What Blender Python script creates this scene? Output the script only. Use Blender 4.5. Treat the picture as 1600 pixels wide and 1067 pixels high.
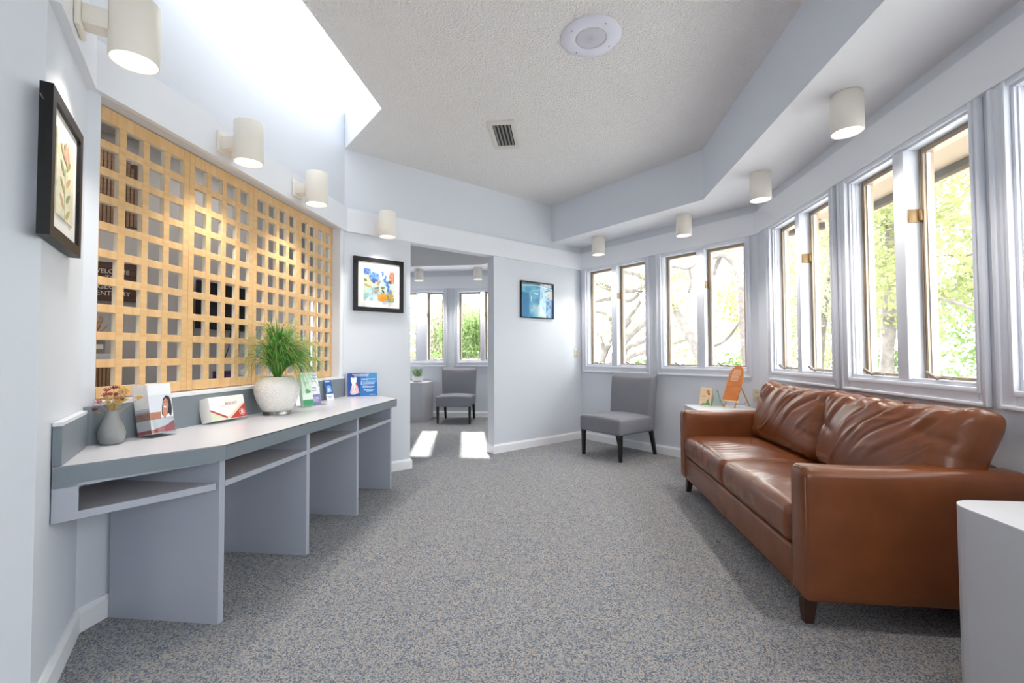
import bpy, bmesh, math, random
import numpy as np
from mathutils import Vector, Matrix
from mathutils.geometry import tessellate_polygon

for o in list(bpy.data.objects):
    bpy.data.objects.remove(o, do_unlink=True)
SC = bpy.context.scene
COL = SC.collection
S2 = math.sqrt(.5)
PI = math.pi

# ------------------------------------------------------------------ camera
F_PX, PITCH, YAW, ROLL, EYE = 700., .028, .113, -.004, 1.1
fw = Vector((-math.sin(YAW) * math.cos(PITCH), math.cos(YAW) * math.cos(PITCH), math.sin(PITCH)))
rt = Vector((math.cos(YAW), math.sin(YAW), 0))
up = rt.cross(fw)
rt, up = rt * math.cos(ROLL) + up * math.sin(ROLL), up * math.cos(ROLL) - rt * math.sin(ROLL)
cam_d = bpy.data.cameras.new('camera')
cam = bpy.data.objects.new('camera', cam_d)
COL.objects.link(cam)
cam.matrix_world = Matrix(((rt.x, up.x, -fw.x, 0), (rt.y, up.y, -fw.y, 0), (rt.z, up.z, -fw.z, EYE), (0, 0, 0, 1)))
cam_d.sensor_width = 36
cam_d.lens = F_PX / 1600 * 36
cam_d.clip_start = .02
SC.camera = cam

# ------------------------------------------------------------------ world, sun, exposure
SC.view_settings.view_transform = 'Standard'
SC.view_settings.look = 'None'
SC.view_settings.gamma = 1
SC.view_settings.use_curve_mapping = False
SC.view_settings.exposure = 3.24
SC.cycles.use_denoising = True
SC.cycles.max_bounces = 10
SC.cycles.diffuse_bounces = 6
SC.cycles.glossy_bounces = 3
SC.cycles.transparent_max_bounces = 12
SC.cycles.caustics_reflective = False
SC.cycles.caustics_refractive = False
SC.cycles.sample_clamp_indirect = 6
WORLD_STRENGTH = 1.15
SUN_STRENGTH = 2.1
wd = bpy.data.worlds.new('sky')
SC.world = wd
wd.use_nodes = True
wd.node_tree.nodes['Background'].inputs[0].default_value = (.95, .972, 1, 1)
wd.node_tree.nodes['Background'].inputs[1].default_value = WORLD_STRENGTH
sun_d = bpy.data.lights.new('sun', 'SUN')
sun_d.energy = SUN_STRENGTH
sun_d.angle = math.radians(1.2)
sun_d.color = (1, .97, .93)
sun = bpy.data.objects.new('sun', sun_d)
COL.objects.link(sun)
SUN_TO = Vector((-.22, .975, .675)).normalized()
sun.rotation_euler = SUN_TO.to_track_quat('Z', 'Y').to_euler()
sun.location = SUN_TO * 20
SCONCE_W, DOWN_W, OFFICE_E = 2.6, 3.4, .8

# ------------------------------------------------------------------ room measures (metres)
XA, BX, BY, XD = -1.928, .235, 5.935, 1.802
ZB, ZBT, ZSOF, ZC = 2.197, 2.405, 2.486, 2.942
YAB = XA - BX + BY
YCD = BX + BY - XD
YN = 1.597
NDIR = Vector((.654, -.756, 0)).normalized()
PN = Vector((XA, YN, 0))
P2 = PN + NDIR * .555
YBACK = -2.6
WT = .12
ANG_A, ANG_B, ANG_C, ANG_D = PI / 2, PI / 4, -PI / 4, -PI / 2
ANG_N = math.atan2(-NDIR.y, -NDIR.x)

# ------------------------------------------------------------------ materials
def lin(c):
    if isinstance(c, str):
        c = c.lstrip('#')
        c = [int(c[i:i + 2], 16) / 255 for i in (0, 2, 4)]
    return tuple((v / 12.92 if v <= .04045 else ((v + .055) / 1.055) ** 2.4) for v in c[:3]) + (1,)

MATS = {}
def mat(name, color, rough=.5, metal=0., spec=.5, emit=0., ecol=None, bump=None, noise=None, coat=0.):
    if name in MATS:
        return MATS[name]
    m = bpy.data.materials.new(name)
    m.use_nodes = True
    nt = m.node_tree
    b = nt.nodes['Principled BSDF']
    b.inputs['Base Color'].default_value = lin(color)
    b.inputs['Roughness'].default_value = rough
    b.inputs['Metallic'].default_value = metal
    b.inputs['Specular IOR Level'].default_value = spec
    b.inputs['Coat Weight'].default_value = coat
    if emit:
        b.inputs['Emission Color'].default_value = lin(ecol or color)
        b.inputs['Emission Strength'].default_value = emit
    tc = None
    if bump or noise:
        tc = nt.nodes.new('ShaderNodeTexCoord')
    if noise:      # (scale, colour2, detail, (sx,sy,sz))
        n = nt.nodes.new('ShaderNodeTexNoise')
        mp = nt.nodes.new('ShaderNodeMapping')
        mp.inputs['Scale'].default_value = noise[3] if len(noise) > 3 else (1, 1, 1)
        nt.links.new(tc.outputs['Object'], mp.inputs['Vector'])
        nt.links.new(mp.outputs[0], n.inputs['Vector'])
        n.inputs['Scale'].default_value = noise[0]
        n.inputs['Detail'].default_value = noise[2]
        r = nt.nodes.new('ShaderNodeValToRGB')
        r.color_ramp.elements[0].position = .35
        r.color_ramp.elements[1].position = .65
        r.color_ramp.elements[0].color = lin(color)
        r.color_ramp.elements[1].color = lin(noise[1])
        nt.links.new(n.outputs['Fac'], r.inputs['Fac'])
        nt.links.new(r.outputs['Color'], b.inputs['Base Color'])
    if bump:       # (scale, strength, distance)
        n = nt.nodes.new('ShaderNodeTexNoise')
        n.inputs['Scale'].default_value = bump[0]
        n.inputs['Detail'].default_value = 3
        nt.links.new(tc.outputs['Object'], n.inputs['Vector'])
        bp = nt.nodes.new('ShaderNodeBump')
        bp.inputs['Strength'].default_value = bump[1]
        bp.inputs['Distance'].default_value = bump[2]
        nt.links.new(n.outputs['Fac'], bp.inputs['Height'])
        nt.links.new(bp.outputs['Normal'], b.inputs['Normal'])
    MATS[name] = m
    return m

OFFW = mat('office_wall_paint', '#bcb7b4', .6)
WALL = mat('wall_paint', '#d9dde5', .55, bump=(180, .06, .002))
TRIMW = mat('white_trim_paint', '#ebedf3', .35)
CASE = mat('window_casing_paint', '#e2e5ee', .35)
CEIL = mat('textured_ceiling', '#f3f0f0', .9, bump=(95, 1., .02))
SOFM = mat('soffit_paint', '#e0e0e4', .7)
GREYUP = mat('upper_wall_paint', '#dbe0ea', .6)
LAMI = mat('grey_laminate', '#adb2be', .4, bump=(300, .05, .001))
LAMD = mat('slate_laminate', '#7c858d', .4)
LAMT = mat('pale_counter_laminate', '#dcdce2', .28)
SHELF = mat('shelf_laminate', '#b9b5b9', .5)
WOOD = mat('pale_maple', '#dfb884', .5, noise=(6, '#d4a772', 4, (1, 1, 6)))
WOODH = mat('pale_maple_rail', '#e0ba88', .5, noise=(6, '#d5a976', 4, (6, 1, 1)))
LEATHER = None
BRONZE = mat('bronze_frame', '#a5937f', .4, .35)
BRASS = mat('brass_latch', '#927650', .45, .3)
CRANK = mat('crank_metal', '#a69c92', .35, .6)
FIXT = mat('cream_fixture', '#efe9df', .45)
GLOW = mat('lamp_diffuser', '#ffffff', .5, emit=.16, ecol='#fff8fa')
BLACKW = mat('black_wood', '#141416', .4)
BLACKF = mat('black_frame', '#121114', .45, spec=.3)
FABRIC = mat('grey_fabric', '#8d8d95', .9, spec=.2, bump=(420, .25, .002), noise=(300, '#818188', 2))
SKIRT = mat('baseboard_paint', '#f1f2f5', .35)
WHITE = mat('white_plastic', '#e9e9ee', .4)
TABLEM = mat('pale_table_laminate', '#d3d4d9', .35)
PLATE = mat('almond_plastic', '#d8cfb8', .45)
DARK = mat('dark_void', '#2c2c2e', .7)

def leather():
    m = mat('tan_leather', '#9a5a34', .27, spec=.55)
    nt = m.node_tree
    b = nt.nodes['Principled BSDF']
    tc = nt.nodes.new('ShaderNodeTexCoord')
    n = nt.nodes.new('ShaderNodeTexNoise')
    n.inputs['Scale'].default_value = 5
    n.inputs['Detail'].default_value = 6
    r = nt.nodes.new('ShaderNodeValToRGB')
    r.color_ramp.elements[0].position = .3
    r.color_ramp.elements[1].position = .75
    r.color_ramp.elements[0].color = lin('#6d3c1e')
    r.color_ramp.elements[1].color = lin('#814726')
    v = nt.nodes.new('ShaderNodeTexVoronoi')
    v.inputs['Scale'].default_value = 320
    bp = nt.nodes.new('ShaderNodeBump')
    bp.inputs['Strength'].default_value = .12
    bp.inputs['Distance'].default_value = .001
    nt.links.new(tc.outputs['Object'], n.inputs['Vector'])
    nt.links.new(tc.outputs['Object'], v.inputs['Vector'])
    nt.links.new(n.outputs['Fac'], r.inputs['Fac'])
    nt.links.new(r.outputs['Color'], b.inputs['Base Color'])
    nt.links.new(v.outputs['Distance'], bp.inputs['Height'])
    nt.links.new(bp.outputs['Normal'], b.inputs['Normal'])
    return m
LEATHER = leather()

def carpet():
    m = mat('loop_carpet', '#8a8884', .95, spec=.15)
    nt = m.node_tree
    b = nt.nodes['Principled BSDF']
    tc = nt.nodes.new('ShaderNodeTexCoord')
    v = nt.nodes.new('ShaderNodeTexVoronoi')
    v.inputs['Scale'].default_value = 215
    r = nt.nodes.new('ShaderNodeValToRGB')
    cr = r.color_ramp
    cr.interpolation = 'CONSTANT'
    cols = [(0, '#676e7a'), (.17, '#8f9095'), (.34, '#b2a99f'), (.5, '#757f8c'), (.64, '#a4a6aa'), (.8, '#bcb3aa'), (.93, '#939ba9')]
    cr.elements[0].color = lin(cols[0][1])
    cr.elements[1].position = cols[1][0]
    cr.elements[1].color = lin(cols[1][1])
    for p, c in cols[2:]:
        e = cr.elements.new(p)
        e.color = lin(c)
    sep = nt.nodes.new('ShaderNodeSeparateColor')
    nt.links.new(tc.outputs['Object'], v.inputs['Vector'])
    nt.links.new(v.outputs['Color'], sep.inputs['Color'])
    # large soft pattern shifts the mix of yarns
    n = nt.nodes.new('ShaderNodeTexNoise')
    n.inputs['Scale'].default_value = 28
    n.inputs['Detail'].default_value = 2
    nt.links.new(tc.outputs['Object'], n.inputs['Vector'])
    mx = nt.nodes.new('ShaderNodeMath')
    mx.operation = 'MULTIPLY_ADD'
    mx.inputs[1].default_value = .5
    mx.inputs[2].default_value = -.25
    nt.links.new(n.outputs['Fac'], mx.inputs[0])
    ad = nt.nodes.new('ShaderNodeMath')
    ad.operation = 'ADD'
    nt.links.new(sep.outputs[0], ad.inputs[0])
    nt.links.new(mx.outputs[0], ad.inputs[1])
    nt.links.new(ad.outputs[0], r.inputs['Fac'])
    nt.links.new(r.outputs['Color'], b.inputs['Base Color'])
    bp = nt.nodes.new('ShaderNodeBump')
    bp.inputs['Strength'].default_value = .6
    bp.inputs['Distance'].default_value = .004
    nt.links.new(v.outputs['Distance'], bp.inputs['Height'])
    bp.invert = True
    nt.links.new(bp.outputs['Normal'], b.inputs['Normal'])
    return m
CARPET = carpet()

def glass(name, tint=(1, 1, 1, 1), refl=.05, rough=0.):
    m = bpy.data.materials.new(name)
    m.use_nodes = True
    nt = m.node_tree
    nt.nodes.remove(nt.nodes['Principled BSDF'])
    t = nt.nodes.new('ShaderNodeBsdfTransparent')
    t.inputs[0].default_value = tint
    g = nt.nodes.new('ShaderNodeBsdfGlossy')
    g.inputs['Roughness'].default_value = rough
    mx = nt.nodes.new('ShaderNodeMixShader')
    mx.inputs[0].default_value = refl
    nt.links.new(t.outputs[0], mx.inputs[1])
    nt.links.new(g.outputs[0], mx.inputs[2])
    nt.links.new(mx.outputs[0], nt.nodes['Material Output'].inputs[0])
    return m
PANE = glass('window_glass', (.97, .985, .98, 1), .035)
ACRYL = glass('clear_acrylic', (.93, .95, .96, 1), .1, .03)
PICGLASS = glass('picture_glass', (1, 1, 1, 1), .03, .0)

def translucent(name, color, frac=.5, rough=.6):
    m = bpy.data.materials.new(name)
    m.use_nodes = True
    nt = m.node_tree
    nt.nodes.remove(nt.nodes['Principled BSDF'])
    d = nt.nodes.new('ShaderNodeBsdfDiffuse')
    d.inputs[0].default_value = lin(color)
    t = nt.nodes.new('ShaderNodeBsdfTranslucent')
    t.inputs[0].default_value = lin(color)
    mx = nt.nodes.new('ShaderNodeMixShader')
    mx.inputs[0].default_value = frac
    nt.links.new(d.outputs[0], mx.inputs[1])
    nt.links.new(t.outputs[0], mx.inputs[2])
    nt.links.new(mx.outputs[0], nt.nodes['Material Output'].inputs[0])
    return m
DOME = translucent('opal_acrylic', '#909294', .8)

# ------------------------------------------------------------------ mesh helpers
def link_mesh(name, me, m, parent=None, loc=(0, 0, 0), rotz=0., smooth=False, angle=None):
    o = bpy.data.objects.new(name, me)
    COL.objects.link(o)
    if m is not None:
        for mm in (m if isinstance(m, (list, tuple)) else [m]):
            me.materials.append(mm)
    o.location = loc
    o.rotation_euler = (0, 0, rotz)
    if parent is not None:
        o.parent = parent
    if smooth:
        me.polygons.foreach_set('use_smooth', [True] * len(me.polygons))
        if angle:
            me.set_sharp_from_angle(angle=math.radians(angle))
    return o

def from_py(name, v, f, m, parent=None, smooth=False, angle=None, **k):
    me = bpy.data.meshes.new(name)
    me.from_pydata([tuple(p) for p in v], [], f)
    me.update()
    return link_mesh(name, me, m, parent, smooth=smooth, angle=angle, **k)

def from_bm(name, bm, m, parent=None, smooth=False, angle=None, **k):
    bmesh.ops.recalc_face_normals(bm, faces=bm.faces)
    me = bpy.data.meshes.new(name)
    bm.to_mesh(me)
    bm.free()
    return link_mesh(name, me, m, parent, smooth=smooth, angle=angle, **k)

def bm_box(bm, x0, x1, y0, y1, z0, z1):
    vs = [bm.verts.new((x, y, z)) for z in (z0, z1) for y in (y0, y1) for x in (x0, x1)]
    for q in ((0, 2, 3, 1), (4, 5, 7, 6), (0, 1, 5, 4), (2, 6, 7, 3), (0, 4, 6, 2), (1, 3, 7, 5)):
        bm.faces.new([vs[i] for i in q])
    return vs

def box(name, x0, x1, y0, y1, z0, z1, m, parent=None, bevel=0., seg=2, **k):
    bm = bmesh.new()
    bm_box(bm, x0, x1, y0, y1, z0, z1)
    if bevel:
        bmesh.ops.bevel(bm, geom=list(bm.edges), offset=bevel, segments=seg, affect='EDGES', profile=.5)
    return from_bm(name, bm, m, parent, smooth=bool(bevel), angle=40 if bevel else None, **k)

def prism(name, poly, z0, z1, m, parent=None, bevel=0., seg=2, bevel_vert=False, **k):
    bm = bmesh.new()
    lo = [bm.verts.new((p[0], p[1], z0)) for p in poly]
    hi = [bm.verts.new((p[0], p[1], z1)) for p in poly]
    n = len(poly)
    if n > 4 and not bevel:
        for tri in tessellate_polygon([[Vector((p[0], p[1], 0)) for p in poly]]):
            bm.faces.new([lo[i] for i in tri])
            bm.faces.new([hi[i] for i in tri])
    else:
        bm.faces.new(lo[::-1])
        bm.faces.new(hi)
    for i in range(n):
        bm.faces.new((lo[i], lo[(i + 1) % n], hi[(i + 1) % n], hi[i]))
    if bevel:
        es = [e for e in bm.edges if bevel_vert or abs(e.verts[0].co.z - e.verts[1].co.z) < 1e-6]
        bmesh.ops.bevel(bm, geom=es, offset=bevel, segments=seg, affect='EDGES', profile=.5)
    return from_bm(name, bm, m, parent, smooth=bool(bevel), angle=40 if bevel else None, **k)

def tube_geo(pts, rad, n=8):
    pts = [Vector(p) for p in pts]
    if not isinstance(rad, (list, tuple)):
        rad = [rad] * len(pts)
    v, f = [], []
    prev = None
    for i, p in enumerate(pts):
        t = (pts[min(i + 1, len(pts) - 1)] - pts[max(i - 1, 0)]).normalized()
        if prev is None:
            a = Vector((0, 0, 1)) if abs(t.z) < .9 else Vector((1, 0, 0))
            u_ = t.cross(a).normalized()
        else:
            u_ = (prev - t * prev.dot(t)).normalized()
        prev = u_
        w = t.cross(u_)
        for k in range(n):
            a = 2 * PI * k / n
            v.append(p + (u_ * math.cos(a) + w * math.sin(a)) * rad[i])
    for i in range(len(pts) - 1):
        for k in range(n):
            a, b = i * n + k, i * n + (k + 1) % n
            f.append((a, b, b + n, a + n))
    f.append(tuple(range(n))[::-1])
    f.append(tuple(range((len(pts) - 1) * n, len(pts) * n)))
    return v, f

def tube(name, pts, rad, m, parent=None, n=8, **k):
    v, f = tube_geo(pts, rad, n)
    return from_py(name, v, f, m, parent, smooth=True, angle=50, **k)

def lathe(name, prof, m, parent=None, n=32, angle=45, **k):
    v, f = [], []
    for r_, z in prof:
        for i in range(n):
            a = 2 * PI * i / n
            v.append((r_ * math.cos(a), r_ * math.sin(a), z))
    for j in range(len(prof) - 1):
        for i in range(n):
            a, b = j * n + i, j * n + (i + 1) % n
            f.append((a, b, b + n, a + n))
    if prof[0][0] > 0:
        f.append(tuple(range(n))[::-1])
    if prof[-1][0] > 0:
        f.append(tuple(range((len(prof) - 1) * n, len(prof) * n)))
    return from_py(name, v, f, m, parent, smooth=True, angle=angle, **k)

def geo_join(parts):
    V, Fc = [], []
    for v, f in parts:
        o = len(V)
        V += list(v)
        Fc += [tuple(i + o for i in q) for q in f]
    return V, Fc

def tag(o, label, cat, group=None, kind=None):
    o['label'] = label
    o['category'] = cat
    if group:
        o['group'] = group
    if kind:
        o['kind'] = kind
    return o

def thing(name, label, cat, loc=(0, 0, 0), rotz=0., group=None, kind=None):
    o = bpy.data.objects.new(name, None)
    COL.objects.link(o)
    o.location = loc
    o.rotation_euler = (0, 0, rotz)
    o.empty_display_size = .1
    return tag(o, label, cat, group, kind)

def rpoly(x0, x1, y0, y1, r, n=6):
    out = []
    for cx, cy, a0 in ((x1 - r, y0 + r, -PI / 2), (x1 - r, y1 - r, 0), (x0 + r, y1 - r, PI / 2), (x0 + r, y0 + r, PI)):
        for i in range(n + 1):
            a = a0 + PI / 2 * i / n
            out.append((cx + r * math.cos(a), cy + r * math.sin(a)))
    return out

def text_part(body, size, m, parent, loc, rot=(PI / 2, 0, 0), name='lettering', align='CENTER', depth=.0006, sx=1.):
    c = bpy.data.curves.new(name, 'FONT')
    c.body = body
    c.size = size
    c.align_x = align
    c.align_y = 'CENTER'
    c.extrude = depth
    t = bpy.data.objects.new(name, c)
    COL.objects.link(t)
    bpy.context.view_layer.update()
    me = bpy.data.meshes.new_from_object(t.evaluated_get(bpy.context.evaluated_depsgraph_get()))
    bpy.data.objects.remove(t, do_unlink=True)
    o = link_mesh(name, me, m, parent)
    me.materials.clear()
    me.materials.append(m)
    o.location = loc
    o.rotation_euler = rot
    o.scale = (sx, 1, 1)
    return o

def circ(cx, cz, rx, rz=None, n=14, a0=0, a1=2 * PI):
    rz = rz or rx
    return [(cx + rx * math.cos(a0 + (a1 - a0) * i / n), cz + rz * math.sin(a0 + (a1 - a0) * i / n)) for i in range(n)]

def rect(x0, x1, z0, z1):
    return [(x0, z0), (x1, z0), (x1, z1), (x0, z1)]

def printed(name, layers, parent, y=0., step=.00025, loc=(0, 0, 0), rot=(0, 0, 0)):
    """flat print on a sheet in the local xz plane, facing -y; layers = [(polygon, colour)]"""
    cols, V, Fc, mi = [], [], [], []
    for i, (p, c) in enumerate(layers):
        if c not in cols:
            cols.append(c)
        o = len(V)
        V += [(q[0], y - step * (i + 1), q[1]) for q in p]
        Fc.append(tuple(range(o, o + len(p))))
        mi.append(cols.index(c))
    me = bpy.data.meshes.new(name)
    me.from_pydata(V, [], Fc)
    me.update()
    o = link_mesh(name, me, [mat('print_' + c.strip('#'), c, .5) for c in cols], parent)
    me.polygons.foreach_set('material_index', mi)
    bm = bmesh.new()
    bm.from_mesh(me)
    bmesh.ops.recalc_face_normals(bm, faces=bm.faces)
    bm.to_mesh(me)
    bm.free()
    o.location = loc
    o.rotation_euler = rot
    return o

def along(P, ang, u, out=0., z=0.):
    return (P[0] + math.cos(ang) * u - math.sin(ang) * out, P[1] + math.sin(ang) * u + math.cos(ang) * out, z)

# ------------------------------------------------------------------ walls
def wall(name, P, ang, u0, u1, z0, z1, openings, m, label, t=WT, y0=0.):
    """local x = right seen from inside, y = outwards; openings [(ua,ub,za,zb)]"""
    xs = sorted({u0, u1, *[v for o in openings for v in o[:2]]})
    zs = sorted({z0, z1, *[v for o in openings for v in o[2:]]})
    def solid(i, j):
        if i < 0 or j < 0 or i >= len(xs) - 1 or j >= len(zs) - 1:
            return False
        cx, cz = (xs[i] + xs[i + 1]) / 2, (zs[j] + zs[j + 1]) / 2
        return not any(o[0] < cx < o[1] and o[2] < cz < o[3] for o in openings)
    bm = bmesh.new()
    for i in range(len(xs) - 1):
        for j in range(len(zs) - 1):
            if not solid(i, j):
                continue
            a, b, c, d = xs[i], xs[i + 1], zs[j], zs[j + 1]
            def q(*p):
                bm.faces.new([bm.verts.new(v) for v in p])
            q((a, y0, c), (b, y0, c), (b, y0, d), (a, y0, d))
            q((b, y0 + t, c), (a, y0 + t, c), (a, y0 + t, d), (b, y0 + t, d))
            if not solid(i - 1, j):
                q((a, y0 + t, c), (a, y0, c), (a, y0, d), (a, y0 + t, d))
            if not solid(i + 1, j):
                q((b, y0, c), (b, y0 + t, c), (b, y0 + t, d), (b, y0, d))
            if not solid(i, j - 1):
                q((a, y0 + t, c), (b, y0 + t, c), (b, y0, c), (a, y0, c))
            if not solid(i, j + 1):
                q((a, y0, d), (b, y0, d), (b, y0 + t, d), (a, y0 + t, d))
    bmesh.ops.remove_doubles(bm, verts=bm.verts, dist=1e-5)
    o = from_bm(name, bm, m, loc=(P[0], P[1], 0), rotz=ang)
    return tag(o, label, 'wall', kind='structure')

PA, PB, PC, PD = (XA, YN), (XA, YAB), (BX, BY), (XD, YCD)
LB = math.hypot(BX - XA, BY - YAB)
LC = math.hypot(XD - BX, YCD - BY)
LD = YCD - YBACK
UB = LB                                  # u on wall B measured from the A/B corner; corner B/C at UB
LAT_Y0, LAT_Y1, LAT_Z0, LAT_Z1 = 1.675, 3.69, .914, 2.2

floor_poly = [(-7, -3.2), (2.4, -3.2), (2.4, 8.2), (-7, 8.2)]
fl = prism('floor', floor_poly, -.1, 0, CARPET)
tag(fl, 'grey speckled loop carpet with beige and blue flecks', 'floor', kind='structure')

DOOR = (UB - 2.42, UB - 1.41)
wall('wall_left', PA, ANG_A, -.1, YAB - YN + .12, 0, ZC + .45, [(1.654 - YN, 3.69 - YN, .905, 2.2)], WALL,
     'pale blue grey wall with the wide opening for the wooden lattice screen', t=.11)
wall('wall_back', PB, ANG_B, -.02, LB + .1, 0, ZC + .1, [(DOOR[0], DOOR[1], -1, 2.2)], WALL,
     'pale blue grey wall with doorway and two framed pictures')
WIN_Z = (.945, 2.175)
# (casing outer left, outer right, [sash openings])
WC = [(.05, 1.045, [(.127, .517), (.597, .987)]), (1.152, 2.147, [(1.229, 1.619), (1.70, 2.09)])]
WD = [(.225, 1.205, [(.313, .70), (.76, 1.145)]), (1.265, 2.25, [(1.355, 1.735), (1.812, 2.19)]),
      (2.305, 3.29, [(2.393, 2.775), (2.85, 3.23)]), (3.345, 4.33, [(3.433, 3.815), (3.89, 4.27)]),
      (4.385, 5.37, [(4.473, 4.855), (4.93, 5.31)])]
def holes(W):
    return [(w[2][0][0] - .022, w[2][-1][1] + .022, *WIN_Z) for w in W]
wall('wall_corner', PC, ANG_C, -.02, LC + .1, 0, ZC + .1, holes(WC), WALL, 'pale wall behind the grey chair with two double casement windows')
wall('wall_right', PD, ANG_D, -.1, LD + .1, 0, ZC + .1, holes(WD), WALL, 'pale wall behind the leather sofa with a row of casement windows')
wall('wall_near_left', (P2.x, P2.y), ANG_N, 0, .555 + .1, 0, ZC + .1, [], WALL, 'short angled pale wall carrying the black framed picture')
wall('wall_side', (P2.x, YBACK), PI / 2, -.1, P2.y - YBACK, 0, ZC + .1, [], WALL, 'plain pale wall running past the camera at the frame edge')
WFILL = [(.5, 1.55, [(.58, .99), (1.07, 1.47)]), (1.8, 2.85, [(1.88, 2.29), (2.37, 2.77)])]  # unseen windows added in the wall behind the camera as fill light
wall('wall_front', (XD, YBACK), PI, -.1, XD - P2.x + .1, 0, ZC + .1, holes(WFILL), WALL, 'pale window wall behind the camera')

# far room
YF, ZBF, ZBFT, ZSF = 7.75, 2.265, 2.48, 2.575
PF = (-3.02, YF)
WFAR = [(-2.99, -2.04, [(-2.90, -2.60), (-2.40, -2.11)]), (-1.90, -.91, [(-1.825, -1.437), (-1.36, -.98)])]
WFARL = [(a - PF[0], b - PF[0], [(c - PF[0], d - PF[0]) for c, d in s]) for a, b, s in WFAR]
FARZ = (.985, 2.215)
wall('wall_far_room', PF, 0, -.1, -.88 - PF[0], 0, ZC + .1, [(w[2][0][0] - .022, w[2][1][1] + .022, *FARZ) for w in WFARL], WALL,
     'window wall of the room seen through the doorway')
wall('wall_far_side', (-.88, YF), math.atan2(6.12 - YF, .32 + .88), -.05, math.hypot(1.2, YF - 6.12) + .05, 0, ZC + .1, [], WALL,
     'angled wall of the far room beyond the doorway')
# partition office / far room
wall('wall_partition_a', (XA - .08, YAB + .08), math.atan2(.75, -.75), 0, .49, 0, ZC + .1, [], WALL, 'short partition between the office and the far room', t=.06)
wall('wall_partition_b', (-2.35, 4.195), math.atan2(3.555, -.6), 0, 3.62, 0, ZC + .1, [], WALL, 'long partition between the office and the far room', t=.06)
# office
CO = -5.5
W1P = (-6.4, -6.4 - CO / S2)
ZOC = 3.15
wall('wall_office_sign', W1P, PI / 4, 0, (-3.95 + 6.4) / S2, 0, ZOC + .1, [], OFFW, 'office wall with welcome sign and fluted wood arch')
wall('wall_office_screen', (-3.95, -3.95 - CO / S2), PI / 2, -.02, 6.4 - (-3.95 - CO / S2), 0, ZOC + .1, [], OFFW, 'office wall with the black screen')
WOF = [(.03, .98, [(.07, .32), (.62, .92)])]
wall('wall_office_far', (-3.95, 6.4), 0, -.1, 1.19, 0, ZOC + .1, [(.07 - .02, .32 + .02, .885, 1.97)], OFFW, 'office end wall with a narrow window')
wall('wall_office_side', (-6.4, -.2), PI / 2, -.1, 1.8, 0, ZOC + .1, [], OFFW, 'office wall hidden at the far end')
wall('wall_office_front', (-1.6, -.2), PI, -.1, 4.9, 0, ZOC + .1, [], OFFW, 'office wall hidden behind the lattice')

# ceilings
SKX = -1.335
cpoly = [(XA - .06, YAB + .0), (BX, BY + .06), (XD + .06, YCD + .02), (XD + .06, YBACK - .06), (P2.x - .06, YBACK - .06), (P2.x - .06, P2.y - .04),
         (XA - .06, YN - .04), (XA, YN), (SKX, YN + .513), (SKX, YAB + XA - SKX), (XA, YAB)]
c1 = prism('ceiling', cpoly, ZC, ZC + .12, CEIL)
tag(c1, 'off-white popcorn textured ceiling', 'ceiling', kind='structure')
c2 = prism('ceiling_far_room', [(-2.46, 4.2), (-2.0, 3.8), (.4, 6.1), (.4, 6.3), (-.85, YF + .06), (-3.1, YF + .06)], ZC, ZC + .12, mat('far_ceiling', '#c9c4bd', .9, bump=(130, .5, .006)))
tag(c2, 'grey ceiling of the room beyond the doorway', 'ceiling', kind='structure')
c3 = prism('ceiling_office', [(-6.5, -.3), (-1.62, -.3), (P2.x - .08, 1.1), (XA - .09, 1.56), (XA - .09, 3.85), (-2.32, 4.18), (-2.7, 6.5), (-4.05, 6.5), (-6.5, 6.5)], ZOC, ZOC + .1, CEIL)
tag(c3, 'off-white office ceiling behind the lattice', 'ceiling', kind='structure')

# skylight well with opal glazing
sk = thing('skylight', 'long bright white skylight opening along the lattice wall', 'skylight', ((XA + SKX) / 2, 2.6, ZC), kind='structure')
skp = [(XA, YN), (SKX, YN + .513), (SKX, YAB + XA - SKX), (XA, YAB)]
lp = [(p[0] - sk.location.x, p[1] - sk.location.y) for p in skp]
WELL = mat('well_paint', '#f4f5f7', .6)
bm = bmesh.new()
for i in (0, 1, 2):
    a, b = Vector(lp[i] + (0,)), Vector(lp[i + 1] + (0,))
    n_ = Vector(((b - a).y, -(b - a).x, 0)).normalized() * .05
    vs = [bm.verts.new(v + Vector((0, 0, .003))) for v in (a - n_ * .05, b - n_ * .05, b + n_, a + n_)]
    vt = [bm.verts.new(v.co + Vector((0, 0, .32))) for v in vs]
    for k in range(4):
        bm.faces.new((vs[k], vs[(k + 1) % 4], vt[(k + 1) % 4], vt[k]))
    bm.faces.new(vs[::-1])
    bm.faces.new(vt)
from_bm('well', bm, WELL, sk)
from_py('glazing', [(x * 1.04, y * 1.03, .325) for x, y in lp], [(0, 1, 2, 3)], DOME, sk)

# soffits (dropped bulkhead along window walls)
XSI = 1.268
SC_OUT = .515
ycd_i = (BX + BY - SC_OUT / S2) - XSI
bpt = (BX - SC_OUT * S2, BY - SC_OUT * S2)   # inner edge where it meets wall B
sof = prism('soffit', [bpt, (XSI, ycd_i), (XSI, YBACK), (XD, YBACK), (XD, YCD), (BX, BY)], ZSOF, ZC + .01, [SOFM, GREYUP])
for p in sof.data.polygons:
    p.material_index = 0 if abs(p.normal.z) > .5 else 1
tag(sof, 'dropped grey soffit running above the window walls', 'soffit', kind='structure')
soff = prism('soffit_far', [(-3.0, 7.25), (-1.32, 7.25), (-.35, 6.3), (.1, 6.4), (-.9, YF), (-3.0, YF)], ZSF, ZC, SOFM)
tag(soff, 'soffit above the far room windows', 'soffit', kind='structure')

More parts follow.
